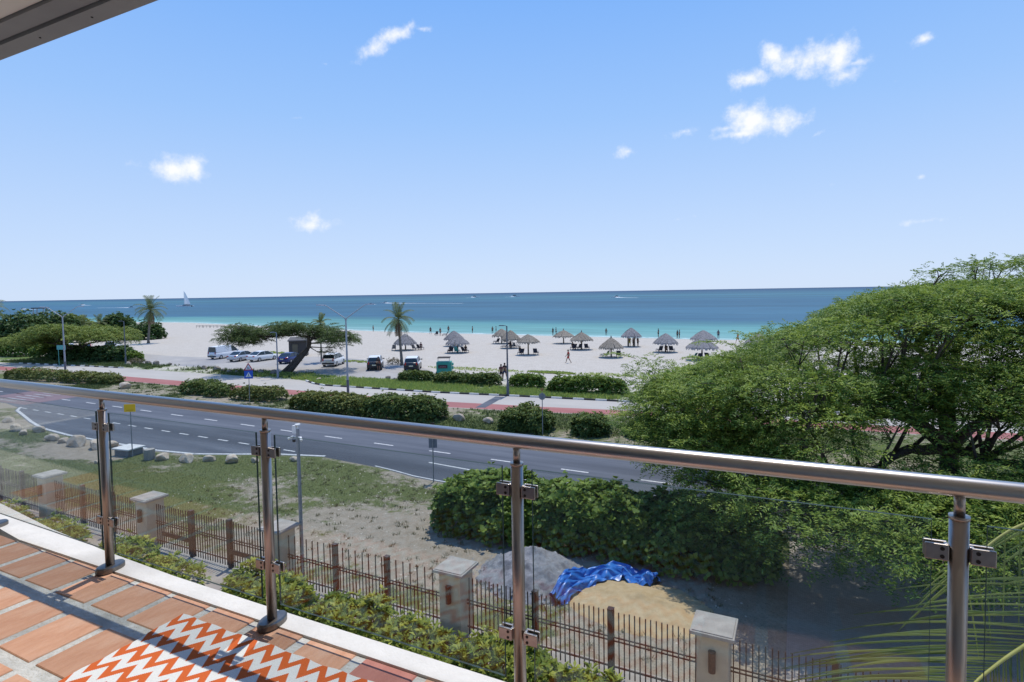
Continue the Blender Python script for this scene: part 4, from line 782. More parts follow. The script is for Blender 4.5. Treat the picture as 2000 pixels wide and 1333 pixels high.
# ---- palms
def frond_mesh(ln, e, droop, npair, leaf, width, m):
    pts = []; p = Vector((0, 0, 0))
    for i in range(17): s = i/16; th = e-droop*s**1.25; pts.append((p.copy(), th)); p = p+Vector((math.cos(th), 0, math.sin(th)))*(ln/16)
    V, Fc = [], []; b = MB(); b.tube([q[0] for q in pts], [.035*(1-.8*i/16)*ln/3 for i in range(17)], 5)
    def at(s): k = min(15, int(s*16)); f_ = s*16-k; return pts[k][0].lerp(pts[k+1][0], f_), pts[k][1]
    for i in range(npair):
        s = .1+.9*i/npair; c, th = at(s); T = Vector((math.cos(th), 0, math.sin(th))); l_ = leaf*(.35+.65*math.sin(math.pi*min(1, .18+.74*s)))*random.uniform(.85, 1.1)
        for sg in (-1, 1):
            d = (Vector((0, sg, 0))*.85+T*.55+Vector((0, 0, .1))).normalized(); w_ = T*(width/2); m1 = c+d*l_*.5+Vector((0, 0, -.06*l_)); e_ = c+d*l_*.95+Vector((0, 0, -.42*l_))
            b.add([c-w_*.6, c+w_*.6, m1+w_, m1-w_, e_], [(0, 1, 2, 3), (3, 2, 4)])
    me = b.mesh('frond'); me.materials.append(m); a = me.attributes.new('tint', 'FLOAT', 'FACE'); a.data.foreach_set('value', [random.random() for _ in me.polygons]); return me
FR = {}
def fronds(key, ln, m):
    if (key, ln) not in FR: FR[(key, ln)] = [frond_mesh(ln, R_(e), R_(d), 22, ln*.30, .075, m) for e, d in ((80, 45), (58, 80), (38, 95), (15, 90), (-15, 65), (-45, 35))]
    return FR[(key, ln)]
def palm(label, x, y, ycrown, ln, nf=18, lean=0, group='beach palms', dead=0, r=.16, xcrown=None):
    B = G(x, y); h = zat(B, ycrown); t = thing('palm_tree', label, 'palm', B, 0, group); off = vx*(((xcrown or x)-x)/ppm(B))
    path_ = [Vector((0, 0, -.05))+off*0, Vector((0, 0, h*.08)), off*.35+Vector((0, 0, h*.4)), off*.75+Vector((0, 0, h*.75)), off+Vector((0, 0, h))]
    b = MB(); b.tube(path_, [r*1.7, r*1.2, r, r*.9, r*.85], 10); b.build('trunk', PALMBARK, t, smooth=True)
    fm = fronds('g', ln, PALML); top = off+Vector((0, 0, h))
    for k in range(nf):
        o = link('frond', fm[min(5, int(k*6/nf))], t); o.location = top; o.rotation_euler = (random.uniform(-.12, .12), random.uniform(-.12, .12), k*2.4+random.uniform(-.2, .2))
    dm_ = fronds('d', ln*.8, DEADL)
    for k in range(dead):
        o = link('dead_frond', dm_[5], t); o.location = top-Vector((0, 0, .2)); o.rotation_euler = (0, .35, k*2.4)
    return t
palm('tall full palm standing on the sand at left', 290, 671, 606, 3.5, 26, dead=8, r=.2, xcrown=297)
palm('palm with drooping fronds behind the dark pickup', 785, 714, 624, 2.6, 17, r=.17, dead=3, xcrown=780)
palm('small palm rising through the leaning flat-topped tree', 628, 708, 632, 1.7, 12, r=.1)
palm('small palm in the thicket right of the lookout tower', 163, 668, 634, 2.6, 16, dead=3)
palm('pale small palm beside the round dark tree', 196, 664, 630, 2.3, 14)
palm('palm cut by the left edge of the picture', -18, 690, 600, 3.6, 20, dead=9, r=.22)
# near palm whose fronds hang behind the right railing post
npm = thing('palm_tree', 'young palm whose fronds hang behind the right railing post', 'palm', (3.95, 4.4, 0)); NB = Vector((3.95, 4.4, 0)); zc = 8.05
b = MB(); b.tube([(0, 0, 0), (.05, .02, 2.5), (0, 0, 5), (0, 0, 7.3), (0, 0, zc)], [.2, .13, .12, .11, .09], 12); b.build('trunk', PALMBARK, npm, smooth=True)
NPL = leafm('near_palm_leaf', (.09, .14, .03), (.22, .26, .075), transl=.35); RACH = mat('palm_rachis', (.30, .30, .07), (.38, .36, .10), scale=6, rough=.55)
def P3(px_, py_, dep): d = ray(px_, py_); return CAM+d*dep
def near_frond(ctrl, npair, lens, up_dir, dn_dir, spread):
    ctrl = [Vector(c)-NB for c in ctrl]; n = 60; pts = []; cc = [ctrl[0]*2-ctrl[1]]+ctrl+[ctrl[-1]*2-ctrl[-2]]
    for i in range(n+1):
        u = i/n*(len(ctrl)-1); k = min(int(u), len(ctrl)-2); f_ = u-k; a0, a1, a2, a3 = cc[k:k+4]
        pts.append(.5*((2*a1)+(a2-a0)*f_+(2*a0-5*a1+4*a2-a3)*f_**2+(3*a1-a0-3*a2+a3)*f_**3))
    b = MB(); b.tube(pts, [.011*(1-.75*i/n)+.002 for i in range(n+1)], 8); fr = b.build('frond', RACH, npm, smooth=True)
    for i in range(npair):
        u = .16+.82*i/npair; k = int(u*n); c = pts[k]; T = (pts[min(n, k+1)]-pts[k]).normalized(); l_ = lens*(.45+.55*math.sin(math.pi*(.12+.8*u)))
        for sg, dr_ in ((1, up_dir), (-1, dn_dir)):
            d = (Vector(dr_)+T*spread+Vector((random.uniform(-.07, .07), random.uniform(-.07, .07), random.uniform(-.06, .06)))).normalized(); w_ = d.cross(Vector((random.uniform(-.2, .2), -.6, .8))).normalized()*.0045; m = MB(); prev_ = None; ns = 7; q = c.copy(); dd = d.copy(); L_ = l_*random.uniform(.8, 1.1); row = []
            for j in range(ns+1):
                s = j/ns; ww = w_*(.55+1.2*s*(1-s)*2)*(1 if s < .8 else (1-s)*5+.05); row.append((q-ww, q+Vector((0, 0, .003)), q+ww)); dd = (dd+Vector((0, 0, -.015-.085*s*s))).normalized(); q = q+dd*(L_/ns)
            for j in range(ns): a_, b_ = row[j], row[j+1]; m.quad(a_[0], a_[1], b_[1], b_[0]); m.quad(a_[1], a_[2], b_[2], b_[1])
            me = m.mesh('leaflet', True); me.materials.append(NPL); at_ = me.attributes.new('tint', 'FLOAT', 'FACE'); tv = random.random(); at_.data.foreach_set('value', [tv]*len(me.polygons)); link('leaflet', me, fr)
cw = NB+Vector((0, 0, zc))
lf = -vx
near_frond([cw, P3(2210, 1130, 3.4), P3(2090, 1205, 3.1), P3(2000, 1262, 2.9), P3(1945, 1300, 2.8), P3(1895, 1345, 2.7), P3(1840, 1430, 2.55)], 40, 1.12, lf*1+Vector((0, 0, .10)), Vector((.05, -.1, -1)), .06)
near_frond([cw, P3(2200, 1040, 4.0), P3(2080, 1010, 3.9), P3(1985, 1030, 3.8), P3(1905, 1090, 3.7), P3(1850, 1170, 3.6)], 15, .75, lf*.75+Vector((0, 0, -.45)), vx*.3+Vector((0, 0, -.8)), .3)
near_frond([cw, cw+Vector((.6, .8, .9)), cw+Vector((1.4, 1.5, 1.0)), cw+Vector((2.1, 2.2, .2))], 20, .8, vx*.7, vy*.7, .4)
near_frond([cw, cw+Vector((.9, -.2, .8)), cw+Vector((1.9, -.3, .8)), cw+Vector((2.6, -.4, -.1))], 20, .8, vy*.8, -vy*.8, .4)

# ------------------------------------------------------------------ vehicles (front towards +Y)
CWHITE = mat('car_white', (.74, .74, .74), rough=.25, spec=.5); CSILV = mat('car_silver', (.55, .56, .58), rough=.25, metal=.4, spec=.5); CBLUE = mat('car_blue', (.025, .04, .16), rough=.22, spec=.5); CBLACK = mat('car_black', (.015, .015, .018), rough=.22, spec=.5); CRED = mat('car_red', (.42, .03, .04), rough=.25); TRIM = mat('car_trim', (.03, .03, .033), rough=.6)
TAIL = mat('tail_light', (.40, .015, .015), rough=.2, spec=.6); HEADL = mat('head_light', (.7, .7, .68), rough=.1, spec=.6); RIM = mat('wheel_rim', (.45, .45, .46), rough=.35, metal=.7); PLATE = mat('number_plate', (.65, .62, .45), rough=.6)
def rsec(y, hw, z0, z1, r=.12, top=None):
    tw = hw if top is None else top
    return [(-hw+r*.4, y, z0), (hw-r*.4, y, z0), (hw, y, z0+r), (hw, y, (z0+z1)/2), (tw+(hw-tw)*.15, y, z1-r), (tw-r, y, z1), (-tw+r, y, z1), (-tw-(hw-tw)*.15, y, z1-r), (-hw, y, (z0+z1)/2), (-hw, y, z0+r)]
CARS = dict(
 sedan=dict(w=.88, body=[(-2.25, .5, .82, .93), (-2.15, .28, .98, .97), (-1.2, .24, 1.0, 1), (.75, .24, .96, 1), (1.6, .24, .86, .98), (2.15, .26, .74, .93), (2.28, .42, .62, .82)], cab=[(-1.75, .99), (-1.0, 1.40), (-.1, 1.46), (.45, 1.40), (1.25, .95)], ax=(-1.35, 1.38), wr=.32),
 suv=dict(w=.92, body=[(-2.2, .5, 1.05, .95), (-2.12, .32, 1.12, .98), (-1, .28, 1.12, 1), (.9, .28, 1.1, 1), (1.7, .3, 1.0, .98), (2.15, .34, .88, .94), (2.25, .5, .75, .85)], cab=[(-2.05, 1.1), (-1.85, 1.62), (-.2, 1.72), (.45, 1.66), (1.15, 1.08)], ax=(-1.35, 1.4), wr=.37),
 van=dict(w=.93, body=[(-2.5, .45, 1.05, .97), (-2.45, .3, 1.1, 1), (-1, .28, 1.12, 1), (1.4, .28, 1.1, 1), (2.1, .3, 1.0, .98), (2.4, .36, .88, .92), (2.48, .5, .75, .85)], cab=[(-2.44, 1.09), (-2.36, 1.9), (-.3, 1.98), (.9, 1.92), (1.95, 1.05)], ax=(-1.6, 1.6), wr=.33),
 pickup=dict(w=.92, body=[(-2.6, .5, 1.02, .96), (-2.55, .36, 1.08, .99), (-1, .32, 1.08, 1), (.9, .32, 1.08, 1), (1.9, .34, 1.02, .98), (2.45, .38, .9, .94), (2.55, .52, .78, .86)], cab=[(-.95, 1.06), (-.8, 1.64), (.0, 1.74), (.6, 1.68), (1.35, 1.06)], ax=(-1.55, 1.6), wr=.39))
def car(name, label, kind, P, rot, paint, group='cars at the beach', lower=None, solid_sides=False):
    c = CARS[kind]; w = c['w']; t = thing(name, label, 'car' if kind in ('sedan', 'suv') else kind, (P[0], P[1], .009), rot, group)
    m = MB(); m.loft([rsec(y, w*k, z0, z1, .1, w*k*.93) for y, z0, z1, k in c['body']]); m.build('body', lower or paint, t, smooth=True)
    if lower: m = MB(); m.loft([rsec(y*.99, w*k*1.004, z1-.26, z1+.004, .08, w*k*.935) for y, z0, z1, k in c['body'][1:-2]]); m.build('upper_body', paint, t, smooth=True)
    cb_ = c['cab']; zb = cb_[0][1]-.05; tw = w*.76
    secs = [[(-w*.9, y if i not in (0,) else y, zb), (w*.9, y, zb), (w*.9, y, zb+.02), ((w*.9)+(tw-w*.9)*((z-zb)/(cb_[2][1]-zb)), y, z), (-((w*.9)+(tw-w*.9)*((z-zb)/(cb_[2][1]-zb))), y, z), (-w*.9, y, zb+.02)] for i, (y, z) in enumerate(cb_)]
    m = MB(); m.loft(secs); m.build('windows', GLASSCAR, t)
    m = MB(); top = cb_[1:4]; m.loft([[(-tw*1.02, y, z-.05), (tw*1.02, y, z-.05), (tw*.98, y, z+.012), (tw*.6, y, z+.03), (-tw*.6, y, z+.03), (-tw*.98, y, z+.012)] for y, z in top]); m.build('roof', paint, t, smooth=False)
    for sg in (-1, 1):
        for (ya, za), (yb, zb2) in ((cb_[0], cb_[1]), (cb_[4], cb_[3])): m = MB(); m.tube([(sg*w*.905, ya, max(za, zb+.05)), (sg*tw*1.01, yb, zb2-.01)], .04, 5); m.build('pillar', paint, t)
        m = MB(); m.tube([(sg*w*.905, (cb_[1][0]+cb_[3][0])/2, zb+.04), (sg*tw*1.01, (cb_[1][0]+cb_[3][0])/2, cb_[2][1]-.03)], .035, 5); m.build('pillar', paint, t)
    if solid_sides:
        m = MB()
        for sg in (-1, 1): m.add([(sg*w*.92, -2.4, 1.08), (sg*w*.92, .55, 1.08), (sg*(tw+.03), .55, 1.93), (sg*(tw+.03), -2.33, 1.9)], [(0, 1, 2, 3)] if sg > 0 else [(3, 2, 1, 0)])
        m.build('side_panels', paint, t)
    for y in c['ax']:
        for sg in (-1, 1):
            r = c['wr']; m = MB(); m.tube([(sg*(w-.2), y, r), (sg*(w-.19), y, r), (sg*(w-.01), y, r), (sg*(w+.005), y, r)], [r*.9, r, r, r*.93], 18); wh = m.build('wheel', BLACK, t)
            m = MB(); m.cyl((sg*(w+.004), y, r), (sg*(w+.014), y, r), r*.62, r*.55, n=12); m.build('rim', RIM, wh)
    yr, zt_ = c['body'][0][0], c['body'][1][2]; yf = c['body'][-1][0]
    for sg in (-1, 1):
        m = MB(); m.box((sg*w*.74, yr+.02, zt_-.14), (.3 if kind == 'sedan' else .16, .12, .15 if kind == 'sedan' else .3)); m.build('tail_light', TAIL, t, bevel=.02)
        m = MB(); m.box((sg*w*.62, yf-.1, zt_-.33), (.34, .16, .13)); m.build('headlight', HEADL, t, bevel=.03)
        m = MB(); m.box((sg*(w+.1), cb_[4][0]-.35, zb+.16), (.2, .1, .14)); m.build('mirror', lower or paint if kind != 'pickup' else TRIM, t, bevel=.02)
    m = MB(); m.box((0, yr-.0, .5), (w*1.75, .14, .18)); m.build('rear_bumper', TRIM if kind in ('pickup', 'suv', 'van') else paint, t, bevel=.04)
    m = MB(); m.box((0, yr-.075, .72), (.5, .015, .13)); m.build('number_plate', PLATE, t); return t
def at(x, y): p = G(x, y); return p
CG = 'cars in the beach car park'
def car_px(name, label, kind, x, y, rot, paint, **k):   # x, y: middle of the rear bumper on the ground
    p = at(x, y); L_ = -CARS[kind]['body'][0][0]; d = Vector((-math.sin(rot), math.cos(rot), 0)); return car(name, label, kind, p+d*L_, rot, paint, **k)
car_px('van', 'white panel van parked leftmost of the row', 'van', 414, 703, .12, CWHITE, solid_sides=True, group=CG)
car_px('sedan', 'silver sedan parked between the white van and another sedan', 'sedan', 452, 708, .2, CSILV, group=CG)
car_px('sedan', 'silver white sedan parked right of the other silver sedan', 'sedan', 489, 708, .02, CWHITE, group=CG)
car_px('sedan', 'dark blue car parked behind the leaning tree trunks', 'sedan', 551, 712, .3, CBLUE, group=CG)
car_px('suv', 'white sport utility car parked left of the double street lamp', 'suv', 641, 718, .42, CWHITE, group=CG)
car_px('suv', 'white hatchback with a dark rear beside a standing person', 'suv', 731, 725, .62, CWHITE, lower=CBLACK, group=CG)
car_px('pickup_truck', 'dark pickup truck with white roof beside the palm', 'suv', 803, 727, .52, CWHITE, lower=CBLACK, group=CG)
car('jeep', 'white off-road car parked at left behind dark shrubs', 'suv', G(223, 684)+Vector((0, 0, 0)), .75, CWHITE, group=CG, lower=mat('car_grey', (.2, .21, .22), rough=.3))
car('sedan', 'red car half hidden under the umbrella tree', 'sedan', G(168, 687), 1.1, CRED, group=CG)
car('sedan', 'white car under the umbrella tree behind the turquoise sign', 'sedan', G(134, 687), 1.2, CWHITE, group=CG)

# ------------------------------------------------------------------ street furniture
def lamp_double(label, x, y):
    B = G(x, y); t = thing('street_lamp', label, 'street lamp', B, YAW+.1); m = MB(); m.cyl((0, 0, 0), (0, 0, 1.5), .13, .12, n=12); m.build('pole_base', POLED, t)
    m = MB(); m.cyl((0, 0, 1.5), (0, 0, 7.35), .10, .07, n=12); m.build('pole', POLEL, t)
    for sg in (-1, 1):
        m = MB(); m.tube([(0, 0, 7.1), (sg*.12, 0, 7.4), (sg*1.75, 0, 8.55), (sg*1.9, 0, 8.6)], [.055, .05, .04, .04], 8); a = m.build('arm', POLEL, t)
        m = MB(); m.loft([[(sg*(1.85+q), y_*wd_, 8.6+z_+.05*q) for y_, z_ in ((-1, -.05), (1, -.05), (.7, .06), (-.7, .06))][::sg] for q, wd_ in ((0, .08), (.2, .16), (.7, .15), (.82, .06))]); m.build('lamp_head', POLEL, t)
lamp_double('pale street lamp with two raised arms behind the median hedge', 680, 773); lamp_double('pale two-armed street lamp at the left beyond the hedge', 128, 729)
for lab, x, y, yt, s_, mt in (('tall dark grey lamp post by the walking couple', 992, 773, 637, .075, POLED), ('thin grey lamp post at the left car park entrance', 246, 713, 628, .07, POLED), ('grey lamp post in front of the blue car', 543, 739, 650, .075, mat('blue_grey_pole', (.2, .23, .28), rough=.5))):
    B = G(x, y); h = zat(B, yt); t = thing('lamp_post', lab, 'lamp post', B, YAW); m = MB(); m.cyl((0, 0, 0), (0, 0, h), s_*1.25, s_*.8, n=12); m.build('pole', mt, t)
    m = MB(); m.cyl((0, 0, 0), (0, 0, 1.1), s_*1.8, s_*1.7, n=12); m.build('pole_base', mt, t)
    m = MB(); m.tube([(0, 0, h-.05), (-.15, 0, h+.03), (-.4, 0, h+.05)], .03, 6); m.box((-.5, 0, h+.04), (.45, .16, .08)); m.build('lamp_head', mt, t)
def post(t, h, r=.032, m=GREYM): q = MB(); q.cyl((0, 0, 0), (0, 0, h), r, n=10); return q.build('pole', m, t)
SW, SR, SB, SY = mat('sign_white', (.75, .75, .75), rough=.4), mat('sign_red', (.5, .03, .04), rough=.4), mat('sign_blue', (.02, .10, .48), rough=.4), mat('sign_yellow', (.75, .45, .012), rough=.45)
def tri_(r, y, zc, sg=1): return [(-r*.95, y, zc-r*.55), (r*.95, y, zc-r*.55), (0, y, zc+r*1.1)]
def slab3(m, pts, th):
    n = len(pts); m.add(pts+[(p[0], p[1]+th, p[2]) for p in pts], [tuple(range(n)), tuple(range(2*n-1, n-1, -1))]+[(i, n+i, n+(i+1) % n, (i+1) % n) for i in range(n)])
B = G(488, 786); zs = zat(B, 732); t = thing('road_sign', 'pedestrian crossing sign with red triangle above a blue square', 'road sign', B, YAW+.15); post(t, zat(B, 712))
m = MB(); m.box((0, -.05, zs), (.74, .02, .74)); m.build('blue_panel', SB, t)
m = MB(); slab3(m, tri_(.27, -.066, zs-.06), .004); m.build('white_triangle', SW, t)
fig = MB(); fig.box((.0, -.072, zs+.07), (.05, .006, .05)); fig.box((0, -.072, zs-.03), (.045, .006, .13)); fig.box((-.045, -.072, zs-.14), (.03, .006, .12), M=Matrix.Rotation(.5, 3, 'Y')); fig.box((.045, -.072, zs-.14), (.03, .006, .12), M=Matrix.Rotation(-.5, 3, 'Y')); fig.build('walking_figure', CBLACK, t)
m = MB(); slab3(m, tri_(.42, -.05, zs+.62), .02); wt = m.build('warning_triangle', SR, t); m = MB(); slab3(m, tri_(.28, -.056, zs+.62), .004); m.build('triangle_field', SW, t); m = MB(); m.box((-.04, -.062, zs+.6), (.05, .006, .2)); m.box((.06, -.062, zs+.57), (.04, .006, .14)); m.build('warning_figures', CBLACK, t)
B = G(259, 893); zs = zat(B, 797); t = thing('road_sign', 'plain yellow rectangular sign on a grey pole by the bus bay', 'road sign', B, YAW+.1); post(t, zs); m = MB(); m.box((0, -.05, zs), (.64, .025, .46)); m.build('panel', SY, t); m = MB(); m.box((0, -.066, zs-.13), (.4, .006, .03)); m.build('print_line', mat('sign_ochre', (.45, .25, .01), rough=.5), t)
B = G(847, 942); t = thing('road_sign', 'back of a grey sign on a pole at the near road edge', 'road sign', B, YAW); post(t, 2.9); m = MB(); m.box((0, .05, 2.05), (.42, .02, .62)); m.build('panel', mat('sign_back', (.16, .18, .21), rough=.5), t); m = MB(); m.box((0, .05, 2.85), (.2, .02, .34)); m.build('upper_plate', BROWNM, t)
B = G(1060, 851); zs = zat(B, 775); t = thing('road_sign', 'grey back of a round sign on a pole in the median', 'road sign', B, YAW); post(t, zs+.3, .028)
m = MB(); m.tube([(0, .04, zs), (0, .055, zs)], .23, 20); m.build('disc', mat('sign_grey', (.33, .34, .36), rough=.4, metal=.4), t); m = MB(); m.tube([(0, .04, zs+.46), (0, .055, zs+.46)], [.16, .16], 3); m.build('orange_plate', mat('sign_orange', (.42, .2, .08), rough=.5), t)
B = G(122, 717); zs = zat(B, 679); t = thing('notice_board', 'turquoise notice board on thin posts at left', 'notice board', B, YAW)
TQ = mat('turquoise_board', (.10, .36, .34), rough=.5); m = MB(); m.box((0, -.04, zs), (1.25, .04, .62)); m.build('board', TQ, t)
for sx_ in (-.45, .45): m = MB(); m.cyl((sx_, 0, 0), (sx_, 0, zs), .03); m.build('post', TQ, t)
# concrete pit with white slab and a grey ribbed bin beside it
B = G(235, 893); t = thing('utility_pit', 'white concrete slab lid on a dark block beside the bus bay', 'utility pit', B, .12); m = MB(); m.box((0, .55, .2), (1.15, .95, .4)); m.build('block', mat('dark_block', (.13, .13, .135), (.19, .19, .19), scale=4, rough=.9), t); m = MB(); m.box((0, .55, .44), (1.4, 1.15, .09)); m.build('lid', mat('white_slab', (.66, .65, .62), (.55, .54, .51), scale=3, rough=.85), t, bevel=.02)
B = G(284, 900); t = thing('ribbed_bin', 'small grey ribbed concrete bin among the roadside boulders', 'bin', B, 0); m = MB(); m.cyl((0, .25, 0), (0, .25, .62), .27, .28, n=20); m.build('drum', CONC, t); rb = MB().box((0, 0, .31), (.03, .03, .6)).mesh('rib'); rb.materials.append(CONC)
for k in range(16): o = link('rib', rb, t); a = k*math.pi/8; o.location = (.285*math.cos(a), .25+.285*math.sin(a), .004); o.rotation_euler = (0, 0, a)
# boulders
ROCK = mat('limestone', (.44, .35, .255), (.56, .49, .39), scale=3.5, rough=.95, bump=.7, bscale=12, c3=(.38, .27, .18), rnd=.12); ROCKD = mat('dark_boulder', (.17, .14, .11), (.27, .235, .2), scale=3, rough=.95, bump=.7, bscale=12, rnd=.15)
def rock_mesh(seed, m):
    b = bmesh.new(); bmesh.ops.create_icosphere(b, subdivisions=3, radius=1); r = random.Random(seed); cuts = [(Vector((r.gauss(0, 1), r.gauss(0, 1), r.gauss(0, .7))).normalized(), r.uniform(.55, .85)) for _ in range(11)]
    for v in b.verts:
        for nn_, d in cuts:
            k = v.co.dot(nn_)
            if k > d: v.co -= nn_*(k-d)
        v.co *= 1+.05*math.sin(v.co.x*7+seed)*math.sin(v.co.y*6)
    me = bpy.data.meshes.new('boulder'); b.to_mesh(me); b.free(); me.materials.append(m); return me
RM = [rock_mesh(s, ROCK) for s in range(6)]; RD = [rock_mesh(s+9, ROCKD) for s in range(5)]
def rock(label, x, y, wpx, k, group, dark=False, hf=.5):
    B = G(x, y); w_ = wpx/ppm(B)/2; o = link('boulder', (RD if dark else RM)[k % (5 if dark else 6)]); o.location = (B.x, B.y+w_*.4, w_*hf*.55); o.scale = (w_*1.08, w_*.8, w_*hf); o.rotation_euler = (0, 0, random.uniform(-.5, .5)); tag(o, label, 'boulder', group)
RG = 'pale boulders along the near road edge'
for k, (x, y, w_) in enumerate([(12, 826, 22), (25, 843, 30), (42, 850, 20), (72, 845, 26), (95, 862, 28), (119, 866, 24), (141, 873, 44), (180, 878, 38), (213, 875, 26), (187, 906, 13), (213, 901, 12), (311, 900, 32), (359, 904, 34), (405, 902, 25), (448, 905, 32), (495, 904, 20), (571, 902, 20)]):
    rock('%s pale boulder from the left along the near road edge' % ORD[k], x, y, w_, k, RG, hf=.62)
for k, (x, y, w_, lab) in enumerate([(239, 760, 25, 'rounded pale boulder at the right end of the left median hedge'), (895, 823, 29, 'large pale boulder on the median right of the long hedge'), (951, 828, 24, 'flat pale boulder between the large boulder and the round shrub'), (622, 744, 13, 'pale rock at the foot of the leaning tree'), (248, 713, 12, 'pale rock at the foot of the thin grey lamp post')]): rock(lab, x, y, w_, k+2, 'pale boulders on the median and grass strip', hf=.66)
for k, (x, y, w_) in enumerate([(286, 712, 13), (303, 713, 15), (330, 714, 10), (396, 722, 14), (420, 725, 17), (433, 727, 12), (446, 729, 12), (460, 730, 12), (507, 731, 16), (532, 733, 19), (578, 734, 12), (757, 741, 12), (770, 744, 11)]):
    rock('%s dark boulder from the left along the near edge of the car park' % ORD[k], x, y, w_, k, 'dark boulders edging the car park', True, .7)
# snack cart and hut
B = G(867, 735); t = thing('snack_cart', 'green snack cart with a dark logo panel behind the hedge', 'cart', B, YAW); GRN = mat('cart_green', (.03, .25, .20), (.045, .29, .235), scale=2, rough=.5)
zb, zt2 = zat(B, 729), zat(B, 707.5); k_ = 1/ppm(B); m = MB(); m.box((0, .6, (zb+zt2)/2), (29*k_, 1.2, zt2-zb)); m.build('box', GRN, t, bevel=.05)
m = MB(); m.box((-.1, -.02, (zb+zt2)/2+.1), (18*k_, .03, .4)); m.build('logo_panel', mat('logo_dark', (.05, .02, .03), rough=.5), t)
m = MB()
for q in range(9): m.tube([(-.48+q*.085, -.042, (zb+zt2)/2+.03+.1*(q % 2)), (-.43+q*.085, -.042, (zb+zt2)/2+.1), (-.4+q*.085, -.042, (zb+zt2)/2+.03)], .018, 5)
m.build('logo_script', mat('logo_pink', (.55, .33, .34), rough=.5), t)
for q, dz in enumerate((.72, .42)): m = MB(); m.tube([(16*k_, .2, zb+dz*1.4), (19*k_, .2, zb+dz*1.4)], [.2, .14], 12); m.build('side_drum', GRN, t)
for sx_ in (-11, 11): m = MB(); m.cyl((sx_*k_, .1, zt2-.02), (sx_*k_, .1, zat(B, 700)), .03); m.build('roof_post', POLEL, t)
m = MB(); m.box((0, .5, zat(B, 699.4)), (24*k_, 1.0, .12)); m.build('awning', mat('awning_brown', (.09, .075, .065), rough=.8), t)
for sx_ in (-.7, .7):
    m = MB(); m.tube([(sx_, .3, .3), (sx_, .42, .3)], .3, 14); m.build('wheel', BLACK, t)
m = MB(); m.box((0, .6, zb/2+.1), (1.6, .9, max(.1, zb-.1))); m.build('chassis', DARKM, t)
B = G(563, 702)+vy*4; t = thing('beach_hut', 'dark grey wooden hut half hidden by the leaning tree', 'hut', B, YAW+.2); HW = mat('hut_boards', (.05, .045, .042), (.08, .072, .066), scale=2, rough=.9, stretch=(6, 6, .4))
k_ = 1/ppm(B); h = zat(B, 662); m = MB(); m.box((0, 1, h*.45), (33*k_, 2.0, h*.9)); m.build('walls', HW, t); m = MB(); m.add([(-18*k_, -.3, h*.86), (18*k_, -.3, h*.86), (18*k_, 2.3, h*.99), (-18*k_, 2.3, h*.99), (-18*k_, -.3, h*.92), (18*k_, -.3, h*.92), (18*k_, 2.3, h*1.05), (-18*k_, 2.3, h*1.05)], [(3,2,1,0),(4,5,6,7),(0,1,5,4),(1,2,6,5),(2,3,7,6),(3,0,4,7)]); m.build('roof', mat('hut_roof', (.12, .11, .105), rough=.9), t)
m = MB(); m.box((-.4, -.02, .95), (.8, .05, 1.9)); m.build('door', mat('hut_door', (.14, .12, .08), rough=.8), t)
# lookout tower
B = G(81, 652); t = thing('lookout_tower', 'wooden lookout tower with a dark flat roof above the thicket', 'tower', B, YAW+.3); h = zat(B, 602.5); TW_ = mat('tower_wood', (.23, .20, .17), (.32, .28, .24), scale=3, rough=.9); k_ = 1/ppm(B)
for sx_ in (-1, 1):
    for sy_ in (-1, 1): m = MB(); m.cyl((sx_*1.7, sy_*1.5, 0), (sx_*1.15, sy_*1.05, h), .11, .09, n=8); m.build('leg', TW_, t)
m = MB(); m.box((0, 0, h-2.2), (2.9, 2.7, .14)); m.build('platform', TW_, t); m = MB(); m.box((0, 0, h+.05), (22*k_, 3.0, .28)); m.build('roof', DARKM, t); m = MB(); m.box((0, -1.25, h-1.3), (2.5, .06, .1)); m.box((0, -1.25, h-1.7), (2.5, .06, .1)); m.box((0, 1.25, h-1.3), (2.5, .06, .1)); m.build('guard_rail', TW_, t)
m = MB(); m.tube([(-1.5, -1.35, 1), (1.3, -1.2, h-2.3)], .06, 6); m.tube([(1.5, -1.35, 1), (-1.3, -1.2, h-2.3)], .06, 6); m.build('brace', TW_, t)
# low net rail on the sand
A_, B_ = G(385, 640.5), G(441, 640.5); t = thing('beach_rail', 'low wooden rail of many short posts far out on the sand', 'rail', A_, math.atan2((B_-A_).y, (B_-A_).x)); ln = (B_-A_).length
for k in range(13): m = MB(); m.cyl((ln*k/12, (k % 3-1)*.3, 0), (ln*k/12, (k % 3-1)*.3, .75), .055, n=6); m.build('post', TW_, t)
for z_ in (.7, .45): m = MB(); m.tube([(ln*k/12, (k % 3-1)*.3, z_) for k in range(13)], .05, 5); m.build('rope', TW_, t)

